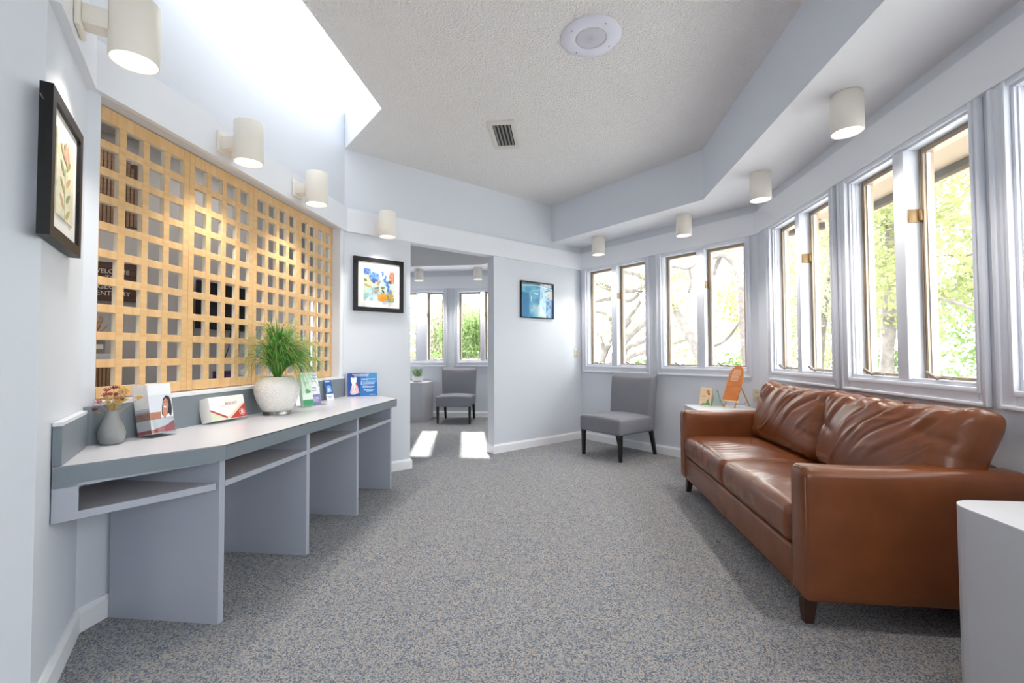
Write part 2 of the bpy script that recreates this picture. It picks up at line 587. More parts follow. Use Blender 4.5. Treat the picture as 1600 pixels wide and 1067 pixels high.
# white band running round the room
def offset_line(pts, d):
    """offset an open polyline to its right-hand side (towards the room)"""
    out = []
    for i, p in enumerate(pts):
        p = Vector(p)
        ds = []
        if i > 0:
            ds.append((p - Vector(pts[i - 1])).normalized())
        if i < len(pts) - 1:
            ds.append((Vector(pts[i + 1]) - p).normalized())
        ns = [Vector((q.y, -q.x)) for q in ds]
        n_ = sum(ns, Vector((0, 0)))
        n_.normalize()
        out.append(tuple(p + n_ * (d / n_.dot(ns[0]))))
    return out
path = [(P2.x, P2.y), (XA, YN), (XA, YAB), (BX, BY), (XD, YCD), (XD, YBACK)]
inn = offset_line(path, .03)
BANDN = ['angled near wall', 'lattice wall', 'doorway wall', 'wall behind the grey chair', 'sofa window wall']
for i in range(5):
    b = prism('trim_%d' % (i + 1), [path[i], path[i + 1], inn[i + 1], inn[i]], ZB, ZBT, TRIMW)
    tag(b, 'wide white band trim on the ' + BANDN[i], 'trim', kind='structure')
b = box('trim_6', -3.0, -.9, YF - .03, YF, ZBF, ZBFT, TRIMW)
tag(b, 'white band trim above the far room windows', 'trim', kind='structure')

# baseboards
def baseboard(name, pts, label, h=.095, t=.016):
    ip = offset_line(pts, t)
    ip2 = offset_line(pts, t * .45)
    v, f = [], []
    n = len(pts)
    for i in range(n):
        v += [(*pts[i], 0), (*ip[i], 0), (*ip[i], h * .8), (*ip2[i], h), (*pts[i], h)]
    for i in range(n - 1):
        for k in range(5):
            a, b_ = i * 5 + k, i * 5 + (k + 1) % 5
            f.append((a, b_, b_ + 5, a + 5))
    f += [(0, 1, 2, 3, 4)[::-1], tuple((n - 1) * 5 + k for k in range(5))]
    bm = bmesh.new()
    vs = [bm.verts.new(p) for p in v]
    for q in f:
        bm.faces.new([vs[i] for i in q])
    o = from_bm(name, bm, SKIRT)
    return tag(o, label, 'baseboard', kind='structure')
def pb(u, out=0.):
    q = along(PB, ANG_B, u, out)
    return (q[0], q[1])
baseboard('baseboard_left', [(P2.x, YBACK), (P2.x, P2.y), (XA, YN), (XA, YAB), pb(DOOR[0]), pb(DOOR[0], WT)], 'white baseboard under the counter and along the left wall')
baseboard('baseboard_back', [pb(DOOR[1], WT), pb(DOOR[1]), (BX, BY), (XD, YCD), (XD, YBACK)], 'white baseboard from the doorway round to the sofa wall')
baseboard('baseboard_far_room', [(-3.0, YF), (-.88, YF), (.1, 6.42)], 'white baseboard under the far room windows')

# ------------------------------------------------------------------ windows
def portal(name, loc, rot, sx, sy):
    l = bpy.data.lights.new(name, 'AREA')
    l.shape = 'RECTANGLE'
    l.size, l.size_y = sx, sy
    l.cycles.is_portal = True
    o = bpy.data.objects.new(name, l)
    COL.objects.link(o)
    o.location = loc
    o.rotation_euler = rot

WN = [0]
def crank(parent, x, z, flip=1):
    tube('crank', [(x, .03, z + .006), (x - .003 * flip, -.008, z + .010), (x - .02 * flip, -.02, z), (x - .048 * flip, -.028, z + .018), (x - .07 * flip, -.03, z + .027)],
         [.013, .0095, .0075, .0085, .0105], CRANK, parent, n=7)

def window(P, ang, w, label, zbot, ztop, casebot, casetop, glass_y=.085, latch=1.80, latch_first=False, cranks=True):
    WN[0] += 1
    a, b, sashes = w
    r = thing('window_%d' % WN[0], label, 'window', along(P, ang, a), ang, kind='structure')
    L = b - a
    s0, s1 = sashes[0][0] - a, sashes[-1][1] - a
    cw = .05
    # face casing with a raised back band
    zt = casetop
    box('casing', 0, s0 - .022, -.018, 0, casebot, zt, CASE, r, .003)
    box('casing', s1 + .022, L, -.018, 0, casebot, zt, CASE, r, .003)
    box('casing', s0 - .022, s1 + .022, -.018, 0, casebot, zbot - .001, CASE, r, .003)
    box('casing', s0 - .022, s1 + .022, -.018, 0, ztop, zt, CASE, r, .002)
    box('back_band', -.006, .012, -.027, 0, casebot - .006, zt, CASE, r, .004)
    box('back_band', L - .012, L + .006, -.027, 0, casebot - .006, zt, CASE, r, .004)
    box('back_band', .012, L - .012, -.027, 0, casebot - .006, casebot + .012, CASE, r, .004)
    # stepped inner bead
    box('bead', s0 - .034, s0 - .0205, -.026, -.001, casebot + .05, zt, CASE, r, .003)
    box('bead', s1 + .0205, s1 + .034, -.026, -.001, casebot + .05, zt, CASE, r, .003)
    box('bead', s0 - .0204, s1 + .0204, -.026, -.001, casebot + .0505, casebot + .0745, CASE, r, .003)
    # jamb linings
    box('jamb', s0 - .022, s0 - .008, 0, WT, zbot, ztop, CASE, r)
    box('jamb', s1 + .008, s1 + .022, 0, WT, zbot, ztop, CASE, r)
    box('jamb', s0 - .008, s1 + .008, 0, WT, ztop - .012, ztop, CASE, r)
    box('sill', s0 - .008, s1 + .008, 0, WT + .02, zbot, zbot + .012, CASE, r)
    for q0, q1, q2 in ((.012, .026, .004), (.026, .045, .0)):
        box('jamb_step', s0 - .0085, s0 - .008 + .004 + q2 * .5, q0, q1, zbot + .012, ztop - .012, CASE, r, .0015, 1)
    box('sill_step', s0 - .008, s1 + .008, .0, .045, zbot + .012, zbot + .022, CASE, r, .002, 1)
    box('stop', s0 - .008, s0, .035, WT, zbot + .012, ztop - .012, CASE, r)
    box('stop', s1, s1 + .008, .035, WT, zbot + .012, ztop - .012, CASE, r)
    for k in range(len(sashes) - 1):
        m0, m1 = sashes[k][1] - a, sashes[k + 1][0] - a
        box('mullion', m0, m1, -.012, WT, zbot + .012, ztop - .012, CASE, r, .003)
    zz0, zz1 = zbot + .014, ztop - .014
    for k, (c, d) in enumerate(sashes):
        x0, x1 = c - a + .002, d - a - .002
        fw_ = .027
        fr = None
        bm = bmesh.new()
        for q in ((x0, x0 + fw_, zz0, zz1), (x1 - fw_, x1, zz0, zz1), (x0 + fw_, x1 - fw_, zz0, zz0 + fw_ * .8), (x0 + fw_, x1 - fw_, zz1 - fw_, zz1)):
            bm_box(bm, q[0], q[1], glass_y - .022, glass_y + .03, q[2], q[3])
        fr = from_bm('sash_frame', bm, BRONZE, r)
        box('gasket', x0 + fw_ * .5, x0 + fw_ * .5 + .0025, glass_y - .0228, glass_y - .02, zz0, zz1, DARK, fr)
        box('glazing_bead', x0 + fw_, x0 + fw_ + .006, glass_y - .008, glass_y + .01, zz0 + fw_, zz1 - fw_, TRIMW, fr)
        box('pane', x0 + fw_ * .8, x1 - fw_ * .8, glass_y, glass_y + .004, zz0 + fw_ * .7, zz1 - fw_ * .8, PANE, fr)
        if cranks:
            crank(r, (x0 + x1) / 2 + .02, zz0 + .014, 1)
        if latch and (k or latch_first):
            lz = latch
            lt = box('latch', x0 - .002, x0 + .006, .004, glass_y - .022, lz - .035, lz + .035, BRASS, r, .002)
            box('latch_lever', x0 + .003, x0 + .02, glass_y - .034, glass_y - .02, lz - .028, lz + .028, BRASS, lt, .002)
        if latch and k == 0:
            box('keeper', x1 - .016, x1 - .004, glass_y - .034, glass_y - .02, latch - .028, latch + .028, BRASS, r, .002)
    q = along(P, ang, (sashes[0][0] + sashes[-1][1]) / 2, WT + .03, (zz0 + zz1) / 2)
    portal('window_portal', q, (-PI / 2, 0, ang), sashes[-1][1] - sashes[0][0], zz1 - zz0)
    return r

ZCB = .872
WLAB = ['double casement window nearest the blue picture in the corner', 'double casement window above the small table with the easel']
for i, w in enumerate(WC):
    window(PC, ANG_C, w, WLAB[i], WIN_Z[0], WIN_Z[1], ZCB, ZB)
WLABD = ['narrow looking double casement window above the far end of the sofa', 'large double casement window above the middle of the sofa',
         'double casement window cut by the right frame edge', 'first double window beside the camera', 'second double window beside the camera']
for i, w in enumerate(WD):
    window(PD, ANG_D, w, WLABD[i], WIN_Z[0], WIN_Z[1], ZCB, ZB, latch=1.815)
for i, w in enumerate(WFILL):
    window((XD, YBACK), PI, w, ['window behind the camera near the sofa wall', 'window behind the camera near the side wall'][i], WIN_Z[0], WIN_Z[1], ZCB, ZB)
window(PF, 0, WFARL[0], 'far room window beside the potted plant', FARZ[0], FARZ[1], .889, ZBF, latch=1.80)
window(PF, 0, WFARL[1], 'far room window right behind the far grey chair', FARZ[0], FARZ[1], .889, ZBF, latch=1.80)
window((-3.95, 6.4), 0, (.03, .36, [(.07, .32)]), 'narrow bright office window seen through the lattice', .885, 1.97, .84, 2.03, latch=0, cranks=False)
portal('skylight_portal', ((XA + SKX) / 2, 2.65, ZC + .4), (0, 0, 0), SKX - XA, 1.7)

# ------------------------------------------------------------------ lamps
def spot(name, parent, loc, power, ang=110, col=(1, .93, .84)):
    l = bpy.data.lights.new(name, 'SPOT')
    l.energy = power
    l.spot_size = math.radians(ang)
    l.spot_blend = .7
    l.shadow_soft_size = .05
    l.color = col
    o = bpy.data.objects.new(name, l)
    COL.objects.link(o)
    o.parent = parent
    o.location = loc
    return o

def can(name, parent, z0, z1, r=.075, y=0.):
    pr = [(r - .006, z0 + .045), (r - .005, z0 + .002), (r - .002, z0), (r, z0 + .003), (r, z1 - .004), (r - .004, z1)]
    c = lathe(name, pr, FIXT, parent, n=40)
    c.location = (0, y, 0)
    d = lathe('diffuser', [(r - .006, z0 + .024), (0.001, z0 + .026)], GLOW, c, n=40)
    return c

def sconce(loc, ang, label):
    r = thing('wall_sconce', label, 'wall lamp', loc, ang, 'cylinder wall lamps on the white band')
    box('back_plate', -.055, .055, -.046, -.031, -.06, .06, FIXT, r, .004)
    box('arm', -.032, .032, -.115, -.046, -.035, .035, FIXT, r, .003)
    can('shade', r, -.115, .112, y=-.185)
    spot('sconce_light', r, (0, -.185, -.118), SCONCE_W)
sconce(tuple(PN + NDIR * .355 + Vector((0, 0, 2.288))), ANG_N, 'largest cream cylinder wall lamp above the near framed picture')
sconce((XA, 2.30, 2.288), ANG_A, 'cream cylinder wall lamp above the middle of the lattice')
sconce((XA, 3.0, 2.288), ANG_A, 'cream cylinder wall lamp above the far part of the lattice')
sconce(along(PB, ANG_B, UB - 2.735, 0, 2.275), ANG_B, 'cream cylinder wall lamp above the floral picture')

def downlight(x, y, ztop, label, h=.208, group='cylinder ceiling lamps under the soffits', p=None):
    r = thing('cylinder_downlight', label, 'ceiling lamp', (x, y, ztop), 0, group)
    can('shade', r, -h, 0)
    spot('downlight_light', r, (0, 0, -h - .004), DOWN_W if p is None else p)
downlight(.43, 5.40, ZSOF, 'cream cylinder ceiling lamp in the corner near the blue picture')
downlight(1.215, 4.63, ZSOF, 'cream cylinder ceiling lamp above the easel table window')
downlight(1.525, 3.62, ZSOF, 'cream cylinder ceiling lamp above the far sofa cushion')
downlight(1.525, 2.56, ZSOF, 'largest cream cylinder ceiling lamp near the big sofa window')
downlight(1.525, 1.5, ZSOF, 'cream cylinder ceiling lamp beside the camera')
downlight(-2.47, 7.5, ZSF, 'cream cylinder ceiling lamp in far room above the potted plant', .2, p=6)
downlight(-1.435, 7.5, ZSF, 'cream cylinder ceiling lamp in far room above the far chair', .2, p=6)

# ------------------------------------------------------------------ lattice screen (four maple panels in the opening)
LATX = XA - .065          # front face
PW = .5
LLAB = ['maple lattice panel at the near end in front of the welcome sign', 'second maple lattice panel in front of the black screen',
        'third maple lattice panel behind the potted grass', 'last maple lattice panel next to the doorway wall']
ST, SLV, SLH, HZ = .036, .034, .0362, .0843
for k in range(4):
    y0 = 1.677 + k * .5033
    r = thing('lattice_panel', LLAB[k], 'lattice screen', (LATX, y0, LAT_Z0), ANG_A, 'maple lattice panels of the screen')
    H = LAT_Z1 - LAT_Z0 - .004
    W_ = .5026
    D_ = .026
    box('stile', 0, ST, 0, D_, 0, H, WOOD, r, .0015, 1)
    box('stile', W_ - ST, W_, 0, D_, 0, H, WOOD, r, .0015, 1)
    zb0 = .05
    zt0 = zb0 + 10 * HZ + 9 * SLH
    box('rail', ST, W_ - ST, 0, D_, 0, zb0, WOODH, r, .0015, 1)
    box('rail', ST, W_ - ST, 0, D_, zt0, H, WOODH, r, .0015, 1)
    hw = (W_ - 2 * ST - 3 * SLV) / 4
    vm = hm = None
    for i in range(3):
        x = ST + hw + i * (hw + SLV)
        if vm is None:
            o = box('upright_slat', 0, SLV, .0005, D_ - .0005, 0, zt0 - zb0, WOOD, r, .0015, 1)
            vm = o.data
        else:
            o = bpy.data.objects.new('upright_slat', vm)
            COL.objects.link(o)
            o.parent = r
        o.location = (x, 0, zb0)
    for j in range(9):
        z = zb0 + HZ + j * (HZ + SLH)
        if hm is None:
            o = box('cross_slat', 0, W_ - 2 * ST, .0011, D_ - .0011, 0, SLH, WOODH, r, .0015, 1)
            hm = o.data
        else:
            o = bpy.data.objects.new('cross_slat', hm)
            COL.objects.link(o)
            o.parent = r
        o.location = (ST, 0, z)
PALE = mat('pale_cut_edge', '#efe3cf', .55)
for o in bpy.data.objects:
    if o.name.split('.')[0] in ('upright_slat', 'cross_slat', 'stile', 'rail') and len(o.data.materials) == 1:
        o.data.materials.append(PALE)
        ax = 0 if o.name.startswith(('upright', 'stile')) else 2
        for p in o.data.polygons:
            if abs(p.normal[ax]) > .9:
                p.material_index = 1
# white ledge under the lattice, head lining above
o = box('trim_7', XA - .11, XA + .022, 1.654, YAB - .03, .893, .908, TRIMW)
tag(o, 'thin white ledge under the wooden lattice', 'trim', kind='structure')
o = box('trim_8', XA + .0005, XA + .008, 3.691, YAB - .035, .908, ZB, TRIMW)
tag(o, 'white upright trim between the lattice and the doorway wall', 'trim', kind='structure')

# ------------------------------------------------------------------ built-in counter
ZT = .735
cn = thing('reception_counter', 'long pale counter with slate edge and open shelves under the lattice', 'counter', (XA, YN, 0))
def cl(p):
    return (p[0] - XA, p[1] - YN)
nin = Vector((.756, .654, 0))
pl = PN + NDIR * .40 + nin * .004          # counter end on the angled wall
FX = -1.368
top = [(XA + .003, YN + .006), (pl.x, pl.y), (FX, 1.692), (FX, 3.588), (-1.742 + .004, 3.958 - .004), (XA + .003, YAB - .003)]
t_ = [cl(p) for p in top]
prism('countertop', t_, ZT - .004, ZT, LAMT, cn)
inner = offset_line([top[1], top[2], top[3], top[4]], -.022)
# slate edge band (front), each face its own piece
fr = [top[1], top[2], top[3], top[4]]
for i in range(3):
    if i == 0 or i == 1:
        nm = 'edge_band'
    a, b = fr[i], fr[i + 1]
    ia, ib = inner[i], inner[i + 1]
    prism('edge_band', [cl(p) for p in (ia, a, b, ib)], ZT - .062, ZT - .0005 if i != 9 else ZT, LAMD, cn)
sub = offset_line([top[1], top[2], top[3], top[4]], -.022)
prism('underside', [cl(p) for p in [(XA + .003, YN + .006)] + list(sub) + [(XA + .003, YAB - .003)]], ZT - .05, ZT - .0045, LAMI, cn)
# upright panels
PY = [1.742, 2.374, 2.978, 3.578]
for i, yy in enumerate(PY):
    box('upright_panel', .02, -1.408 - XA, yy - .03 - YN, yy - YN, 0, ZT - .055, LAMI, cn, .001, 1)
ZS0, ZS1 = .556, .575
for i in range(3):
    box('shelf', .003, -1.409 - XA, PY[i] - YN + .001, PY[i + 1] - .031 - YN, ZS0, ZS1, SHELF, cn, .001, 1)
    box('shelf_edge', -1.409 - XA, -1.4075 - XA, PY[i] - YN + .001, PY[i + 1] - .031 - YN, ZS0 - .004, ZS1 + .001, LAMI, cn)
    box('shelf_back', .02, .03, PY[i] - YN + .001, PY[i + 1] - .031 - YN, ZS1, ZT - .05, LAMI, cn)
# angled end bay
f0 = Vector((-1.408, 1.708, 0))
f1 = PN + NDIR * .40 + nin * .004
fd = (f1 - f0).normalized()
f0b = f0 + fd * .01
cor = (XA + .004, YN + .008)
prism('shelf', [cl(p) for p in ((f0b.x, f0b.y), (XA + .004, 1.708), cor, (f1.x - .004, f1.y + .006))], ZS0, ZS1, SHELF, cn)
fn = Vector((-fd.y, fd.x, 0))           # towards the wall or room
if fn.dot(Vector((1, -1, 0))) < 0:
    fn = -fn
def strip(name, a, b, t, z0, z1, m):
    prism(name, [cl(p) for p in ((a.x, a.y), (b.x, b.y), (b.x - fn.x * t, b.y - fn.y * t), (a.x - fn.x * t, a.y - fn.y * t))], z0, z1, m, cn)
strip('shelf_edge', f0b, f1, .018, ZS0 - .006, ZS1 + .001, LAMI)
strip('fascia', f1 - fd * .065, f1, .02, ZS1 + .001, ZT - .062, LAMI)
strip('fascia', f0b, f1, .016, ZT - .074, ZT - .0625, LAMI)
box('bay_back', .006, .016, YN + .02 - YN, 1.708 - YN, ZS1, ZT - .05, LAMI, cn)
# slate backsplash along the wall and its return on the angled wall
bs = thing('trim_9', 'slate grey backsplash strip behind the counter with short angled return', 'backsplash', (XA, YN, ZT), kind='structure')
HB = .892 - ZT
prism('backsplash', [cl(p) for p in ((XA + .003, YN + .01), (XA + .02, YN + .025), (XA + .02, YAB - .012), (XA + .003, YAB - .006))], .0005, HB, LAMD, bs)
a, b = PN + nin * .003, PN + NDIR * .40 + nin * .003
a2, b2 = PN + nin * .026 + NDIR * .02, PN + NDIR * .40 + nin * .026
prism('backsplash_return', [cl((p.x, p.y)) for p in (a, b, b2, a2)], .0005, HB - .024, LAMD, bs, .004)
d_ = PN + NDIR * .405 + nin * .003
prism('return_cap', [cl((p.x, p.y)) for p in (a, d_, d_ + nin * .024, a2)], HB - .024, HB - .012, TRIMW, bs)

# ------------------------------------------------------------------ pictures
def picture(name, label, loc, ang, w, h, fwid, depth, fmat, matw, matcol, mw=.06):
    r = thing(name, label, 'picture', loc, ang)
    bm = bmesh.new()
    for q in ((0, w, 0, fwid), (0, w, h - fwid, h), (0, fwid, fwid, h - fwid), (w - fwid, w, fwid, h - fwid)):
        bm_box(bm, q[0], q[1], -depth - .003, -.003, q[2], q[3])
    from_bm('frame', bm, fmat, r)
    box('mat_board', fwid - .003, w - fwid + .003, -depth + .008, -.006, fwid - .003, h - fwid + .003, mat('mat_' + matcol.strip('#'), matcol, .8), r)
    return r

rng = random.Random(4)
# floral watercolour
r = picture('framed_floral_print', 'black framed watercolour of blue and orange flowers with white mat', along(PB, ANG_B, UB - 2.982, 0, 1.497), ANG_B, .476, .492, .038, .028, BLACKF, .05, '#f1eff2')
x0, x1, z0, z1 = .092, .384, .095, .392
def art_mat(name, c1, c2, c3, scale):
    m = mat(name, c1, .8)
    nt = m.node_tree
    b = nt.nodes['Principled BSDF']
    tc = nt.nodes.new('ShaderNodeTexCoord')
    n = nt.nodes.new('ShaderNodeTexNoise')
    n.inputs['Scale'].default_value = scale
    n.inputs['Detail'].default_value = 4
    n.inputs['Distortion'].default_value = .8
    rp = nt.nodes.new('ShaderNodeValToRGB')
    rp.color_ramp.elements[0].position = .38
    rp.color_ramp.elements[0].color = lin(c1)
    rp.color_ramp.elements[1].position = .62
    rp.color_ramp.elements[1].color = lin(c3)
    e = rp.color_ramp.elements.new(.5)
    e.color = lin(c2)
    nt.links.new(tc.outputs['Object'], n.inputs['Vector'])
    nt.links.new(n.outputs['Fac'], rp.inputs['Fac'])
    nt.links.new(rp.outputs['Color'], b.inputs['Base Color'])
    return m
pp = box('painting', x0, x1, -.022, -.02, z0, z1, art_mat('floral_wash', '#a5cde0', '#c6dcc8', '#e2d9a2', 9), r)
L = []
def U(fx, fz):
    return x0 + (x1 - x0) * fx, z1 - (z1 - z0) * fz
def flower(cx, cz, rad, n, c, c2=None, squash=1.):
    for i in range(n):
        a = 2 * PI * i / n + .2
        px, pz = cx + math.cos(a) * rad * .55, cz + math.sin(a) * rad * .55 * squash
        dx, dz = math.cos(a), math.sin(a)
        pts = []
        for q in range(8):
            t = 2 * PI * q / 8
            lx, lz = math.cos(t) * rad * .5, math.sin(t) * rad * .27
            pts.append((px + dx * lx - dz * lz, pz + dz * lx + dx * lz))
        L.append((pts, c if i % 2 else (c2 or c)))
def leaf(cx, cz, l, w, a, c):
    pts = []
    for q in range(10):
        t = 2 * PI * q / 10
        lx, lz = math.cos(t) * l, math.sin(t) * w * (1 - .3 * math.cos(t))
        pts.append((cx + math.cos(a) * lx - math.sin(a) * lz, cz + math.sin(a) * lx + math.cos(a) * lz))
    L.append((pts, c))
def stem(pts, w, c):
    for i in range(len(pts) - 1):
        (ax, az), (bx_, bz_) = pts[i], pts[i + 1]
        d = math.hypot(bx_ - ax, bz_ - az)
        nx, nz = -(bz_ - az) / d * w, (bx_ - ax) / d * w
        L.append(([(ax - nx, az - nz), (bx_ - nx, bz_ - nz), (bx_ + nx, bz_ + nz), (ax + nx, az + nz)], c))
stem([U(.12, .25), U(.18, .45), U(.26, .62), U(.28, .8)], .0016, '#8d7a5c')
stem([U(.35, .42), U(.33, .55), U(.27, .66)], .0016, '#7a6b50')
stem([U(.78, .55), U(.74, .8), U(.7, .95)], .0016, '#6c7b52')
stem([U(.68, .1), U(.74, .4), U(.78, .7)], .0014, '#5f7a63')
stem([U(.3, .7), U(.42, .58), U(.52, .42)], .0016, '#8d7a5c')
leaf(*U(.48, .42), .03, .013, .9, '#a98d76')
leaf(*U(.43, .58), .028, .012, .35, '#7b8a72')
leaf(*U(.42, .68), .03, .014, .7, '#b59a80')
leaf(*U(.12, .53), .034, .011, -.35, '#b3a37c')
leaf(*U(.05, .36), .02, .012, -.5, '#7c7a58')
leaf(*U(.62, .56), .02, .012, .2, '#8b7a4e')
leaf(*U(.85, .37), .02, .013, -.9, '#4d5a50')
leaf(*U(.63, .68), .02, .008, -.9, '#3f5546')
flower(*U(.1, .07), .04, 9, '#3558a8', '#4a76c4')
flower(*U(.34, .25), .052, 11, '#3f63ae', '#6d93d0', .85)
leaf(*U(.33, .37), .012, .02, 0, '#34539a')
for i in range(16):
    fx, fz = .63 + i * .012 + rng.uniform(-.05, .05), .08 + i * .037
    leaf(*U(fx, fz), .012, .009, rng.uniform(0, 3), ['#3b5fb4', '#5f86d2', '#4468bd'][i % 3])
flower(*U(.86, .66), .022, 6, '#4f7ac8', '#7fa5dc')
flower(*U(.1, .83), .028, 7, '#7fb5cf', '#9accdb')
flower(*U(.25, .93), .02, 6, '#7fb5bf', '#a6d0d2')
flower(*U(.93, .16), .036, 9, '#e2573f', '#ea7a62', 1.3)
flower(*U(.93, .27), .03, 8, '#e2573f', '#ee8b78', 1.2)
flower(*U(.6, .88), .047, 12, '#ee8f1e', '#f7a93a', .85)
flower(*U(.6, .89), .026, 9, '#f4a02c', '#e5831a')
flower(*U(.86, .82), .035, 8, '#b99b4c', '#a08a3e')
flower(*U(.92, .95), .03, 8, '#9a9a4e', '#b9a95c')
def clipp(p):
    return [(min(max(x, x0), x1), min(max(z, z0), z1)) for x, z in p]
printed('painted_flowers', [(clipp(p), c) for p, c in L], r, y=-.0225, step=.00006)
box('print_border', x0 - .014, x1 + .014, -.0205, -.0195, z0 - .014, z1 + .014, mat('mat_inner', '#fbfaf7', .8), r)
box('glass', .036, .44, -.0265, -.0255, .036, .456, PICGLASS, r)

# blue picture
r = picture('framed_blue_print', 'thin black framed abstract picture in aqua and blue', along(PB, ANG_B, UB - 1.034, 0, 1.527), ANG_B, .526, .436, .012, .022, BLACKF, .0, '#3f8fc0')
m = art_mat('blue_art', '#2f8cc8', '#6fc0de', '#bfe4ea', 5)
m.node_tree.nodes['Principled BSDF'].inputs['Roughness'].default_value = .25
box('painting', .013, .513, -.016, -.014, .013, .423, m, r)
L = [(rect(.013, .13, .013, .30), '#2b84ba'), (rect(.40, .513, .013, .22), '#3377b8'),
     ([(.36, .31), (.42, .335), (.513, .345), (.513, .235), (.46, .24), (.40, .27)], '#c6cdc9'),
     ([(.155, .20), (.165, .19), (.172, .24), (.165, .275), (.158, .25)], '#e6f4f2'),
     ([(.19, .29), (.26, .28), (.30, .295), (.24, .305)], '#d8eef0'),
     ([(.013, .395), (.2, .41), (.513, .372), (.513, .423), (.013, .423)], '#5d6f7c'),
     ([(.013, .372), (.25, .39), (.513, .352), (.513, .365), (.22, .402), (.013, .388)], '#bcd9e4'),
     ([(.17, .14), (.22, .13), (.27, .10), (.25, .145), (.2, .16)], '#b6cfe4')]
printed('painted_shapes', L, r, y=-.0165, step=.0001)
box('glass', .01, .516, -.0205, -.0195, .01, .426, PICGLASS, r)

# near oblique picture on the angled wall
r = picture('framed_botanical_print', 'large dark framed picture seen edge-on on the near angled wall', tuple(PN + NDIR * .668 * 1.0 + Vector((0, 0, 1.442))), ANG_N, .392, .452, .036, .03, BLACKF, .05, '#eceae6')
r.location = tuple(PN + NDIR * .628 + Vector((0, 0, 1.455)))
x0, x1, z0, z1 = .09, .30, .09, .36
box('painting', x0, x1, -.0255, -.021, z0, z1, art_mat('botanical_wash', '#d6cfae', '#e6dcc4', '#bfc9a4', 8), r)
L = []
stem([U(.5, 1), U(.45, .6), U(.55, .2)], .002, '#8a8f62')
for i in range(8):
    leaf(*U(.5 + (-1) ** i * .18, .9 - i * .1), .032, .011, .6 if i % 2 == 0 else 2.5, ['#a9a56a', '#c9a27a', '#93a177'][i % 3])
flower(*U(.55, .18), .04, 8, '#cf9d86', '#e0b9a0')
printed('painted_leaves', L, r, y=-.0256, step=.00008)
box('glass', .034, .358, -.0295, -.0285, .034, .418, PICGLASS, r)
tube('hook', [(.06, -.01, .40), (-.03, -.012, .40)], .002, CRANK, r, n=6)

# ------------------------------------------------------------------ ceiling fittings
r = thing('air_vent', 'white rectangular ceiling air vent with dark slots', 'air vent', (-.478, 3.69, ZC))
bm = bmesh.new()
for q in ((-.108, .108, -.24, -.18), (-.108, .108, .18, .24), (-.108, -.075, -.18, .18), (.075, .108, -.18, .18)):
    bm_box(bm, q[0], q[1], q[2], q[3], -.008, -.0005)
from_bm('frame', bm, mat('vent_paint', '#d5d1cb', .5), r)
box('backing', -.075, .075, -.18, .18, -.0025, -.0008, DARK, r)
sm = None
for i in range(5):
    x = -.06 + i * .03
    bm = bmesh.new()
    vs = [bm.verts.new(v) for v in ((-.009, -.18, -.003), (.006, -.18, -.010), (.006, .18, -.010), (-.009, .18, -.003))]
    v2 = [bm.verts.new(v.co + Vector((.002, 0, -.001))) for v in vs]
    bm.faces.new(vs)
    bm.faces.new(v2[::-1])
    for k in range(4):
        bm.faces.new((vs[k], vs[(k + 1) % 4], v2[(k + 1) % 4], v2[k]))
    from_bm('slat', bm, mat('vent_slat', '#8e8c8a', .5), r).location = (x, 0, 0)
r = thing('ceiling_speaker', 'round white ceiling speaker with grey grille', 'speaker', (.174, 2.59, ZC))
RIMM = mat('speaker_white', '#dcdcea', .35)
lathe('rim', [(.172, -.0005), (.174, -.004), (.168, -.010), (.10, -.014), (.092, -.012), (.09, -.006)], RIMM, r, n=48)
def grille():
    m = mat('speaker_grille', '#c4c2cc', .5)
    nt = m.node_tree
    tc = nt.nodes.new('ShaderNodeTexCoord')
    v = nt.nodes.new('ShaderNodeTexVoronoi')
    v.inputs['Scale'].default_value = 130
    v.inputs['Randomness'].default_value = .1
    rp = nt.nodes.new('ShaderNodeValToRGB')
    rp.color_ramp.elements[0].position = .25
    rp.color_ramp.elements[0].color = lin('#77757f')
    rp.color_ramp.elements[1].position = .35
    rp.color_ramp.elements[1].color = lin('#c8c6d0')
    nt.links.new(tc.outputs['Object'], v.inputs['Vector'])
    nt.links.new(v.outputs['Distance'], rp.inputs['Fac'])
    nt.links.new(rp.outputs['Color'], nt.nodes['Principled BSDF'].inputs['Base Color'])
    return m
lathe('grille', [(.091, -.008), (.06, -.012), (.001, -.014)], grille(), r, n=32)
for a in (.6, 2.2, 3.75, 5.3):
    o = lathe('screw', [(.005, -.013), (.004, -.0155), (.0005, -.016)], mat('screw_steel', '#9a9aa2', .4, .6), r, n=8)
    o.location = (.135 * math.cos(a), .135 * math.sin(a), 0)

# ------------------------------------------------------------------ outlets
def outlet(label, P, ang, u, z, name='wall_outlet', n=2):
    r = thing(name, label, 'outlet', along(P, ang, u, 0, z), ang)
    box('cover_plate', -.035, .035, -.006, -.0005, -.057, .057, PLATE, r, .002)
    for s_ in (-1, 1):
        box('socket' if name == 'wall_outlet' else 'toggle', -.016, .016, -.008, -.005, s_ * .024 - .014, s_ * .024 + .014, mat('socket_face', '#c7bda4', .5), r, .003)
outlet('almond wall outlet beside the sofa under the corner window', PC, ANG_C, 2.19, .715)
outlet('small almond wall switch beside the corner window', PB, ANG_B, UB - .095, 1.105, 'wall_switch')

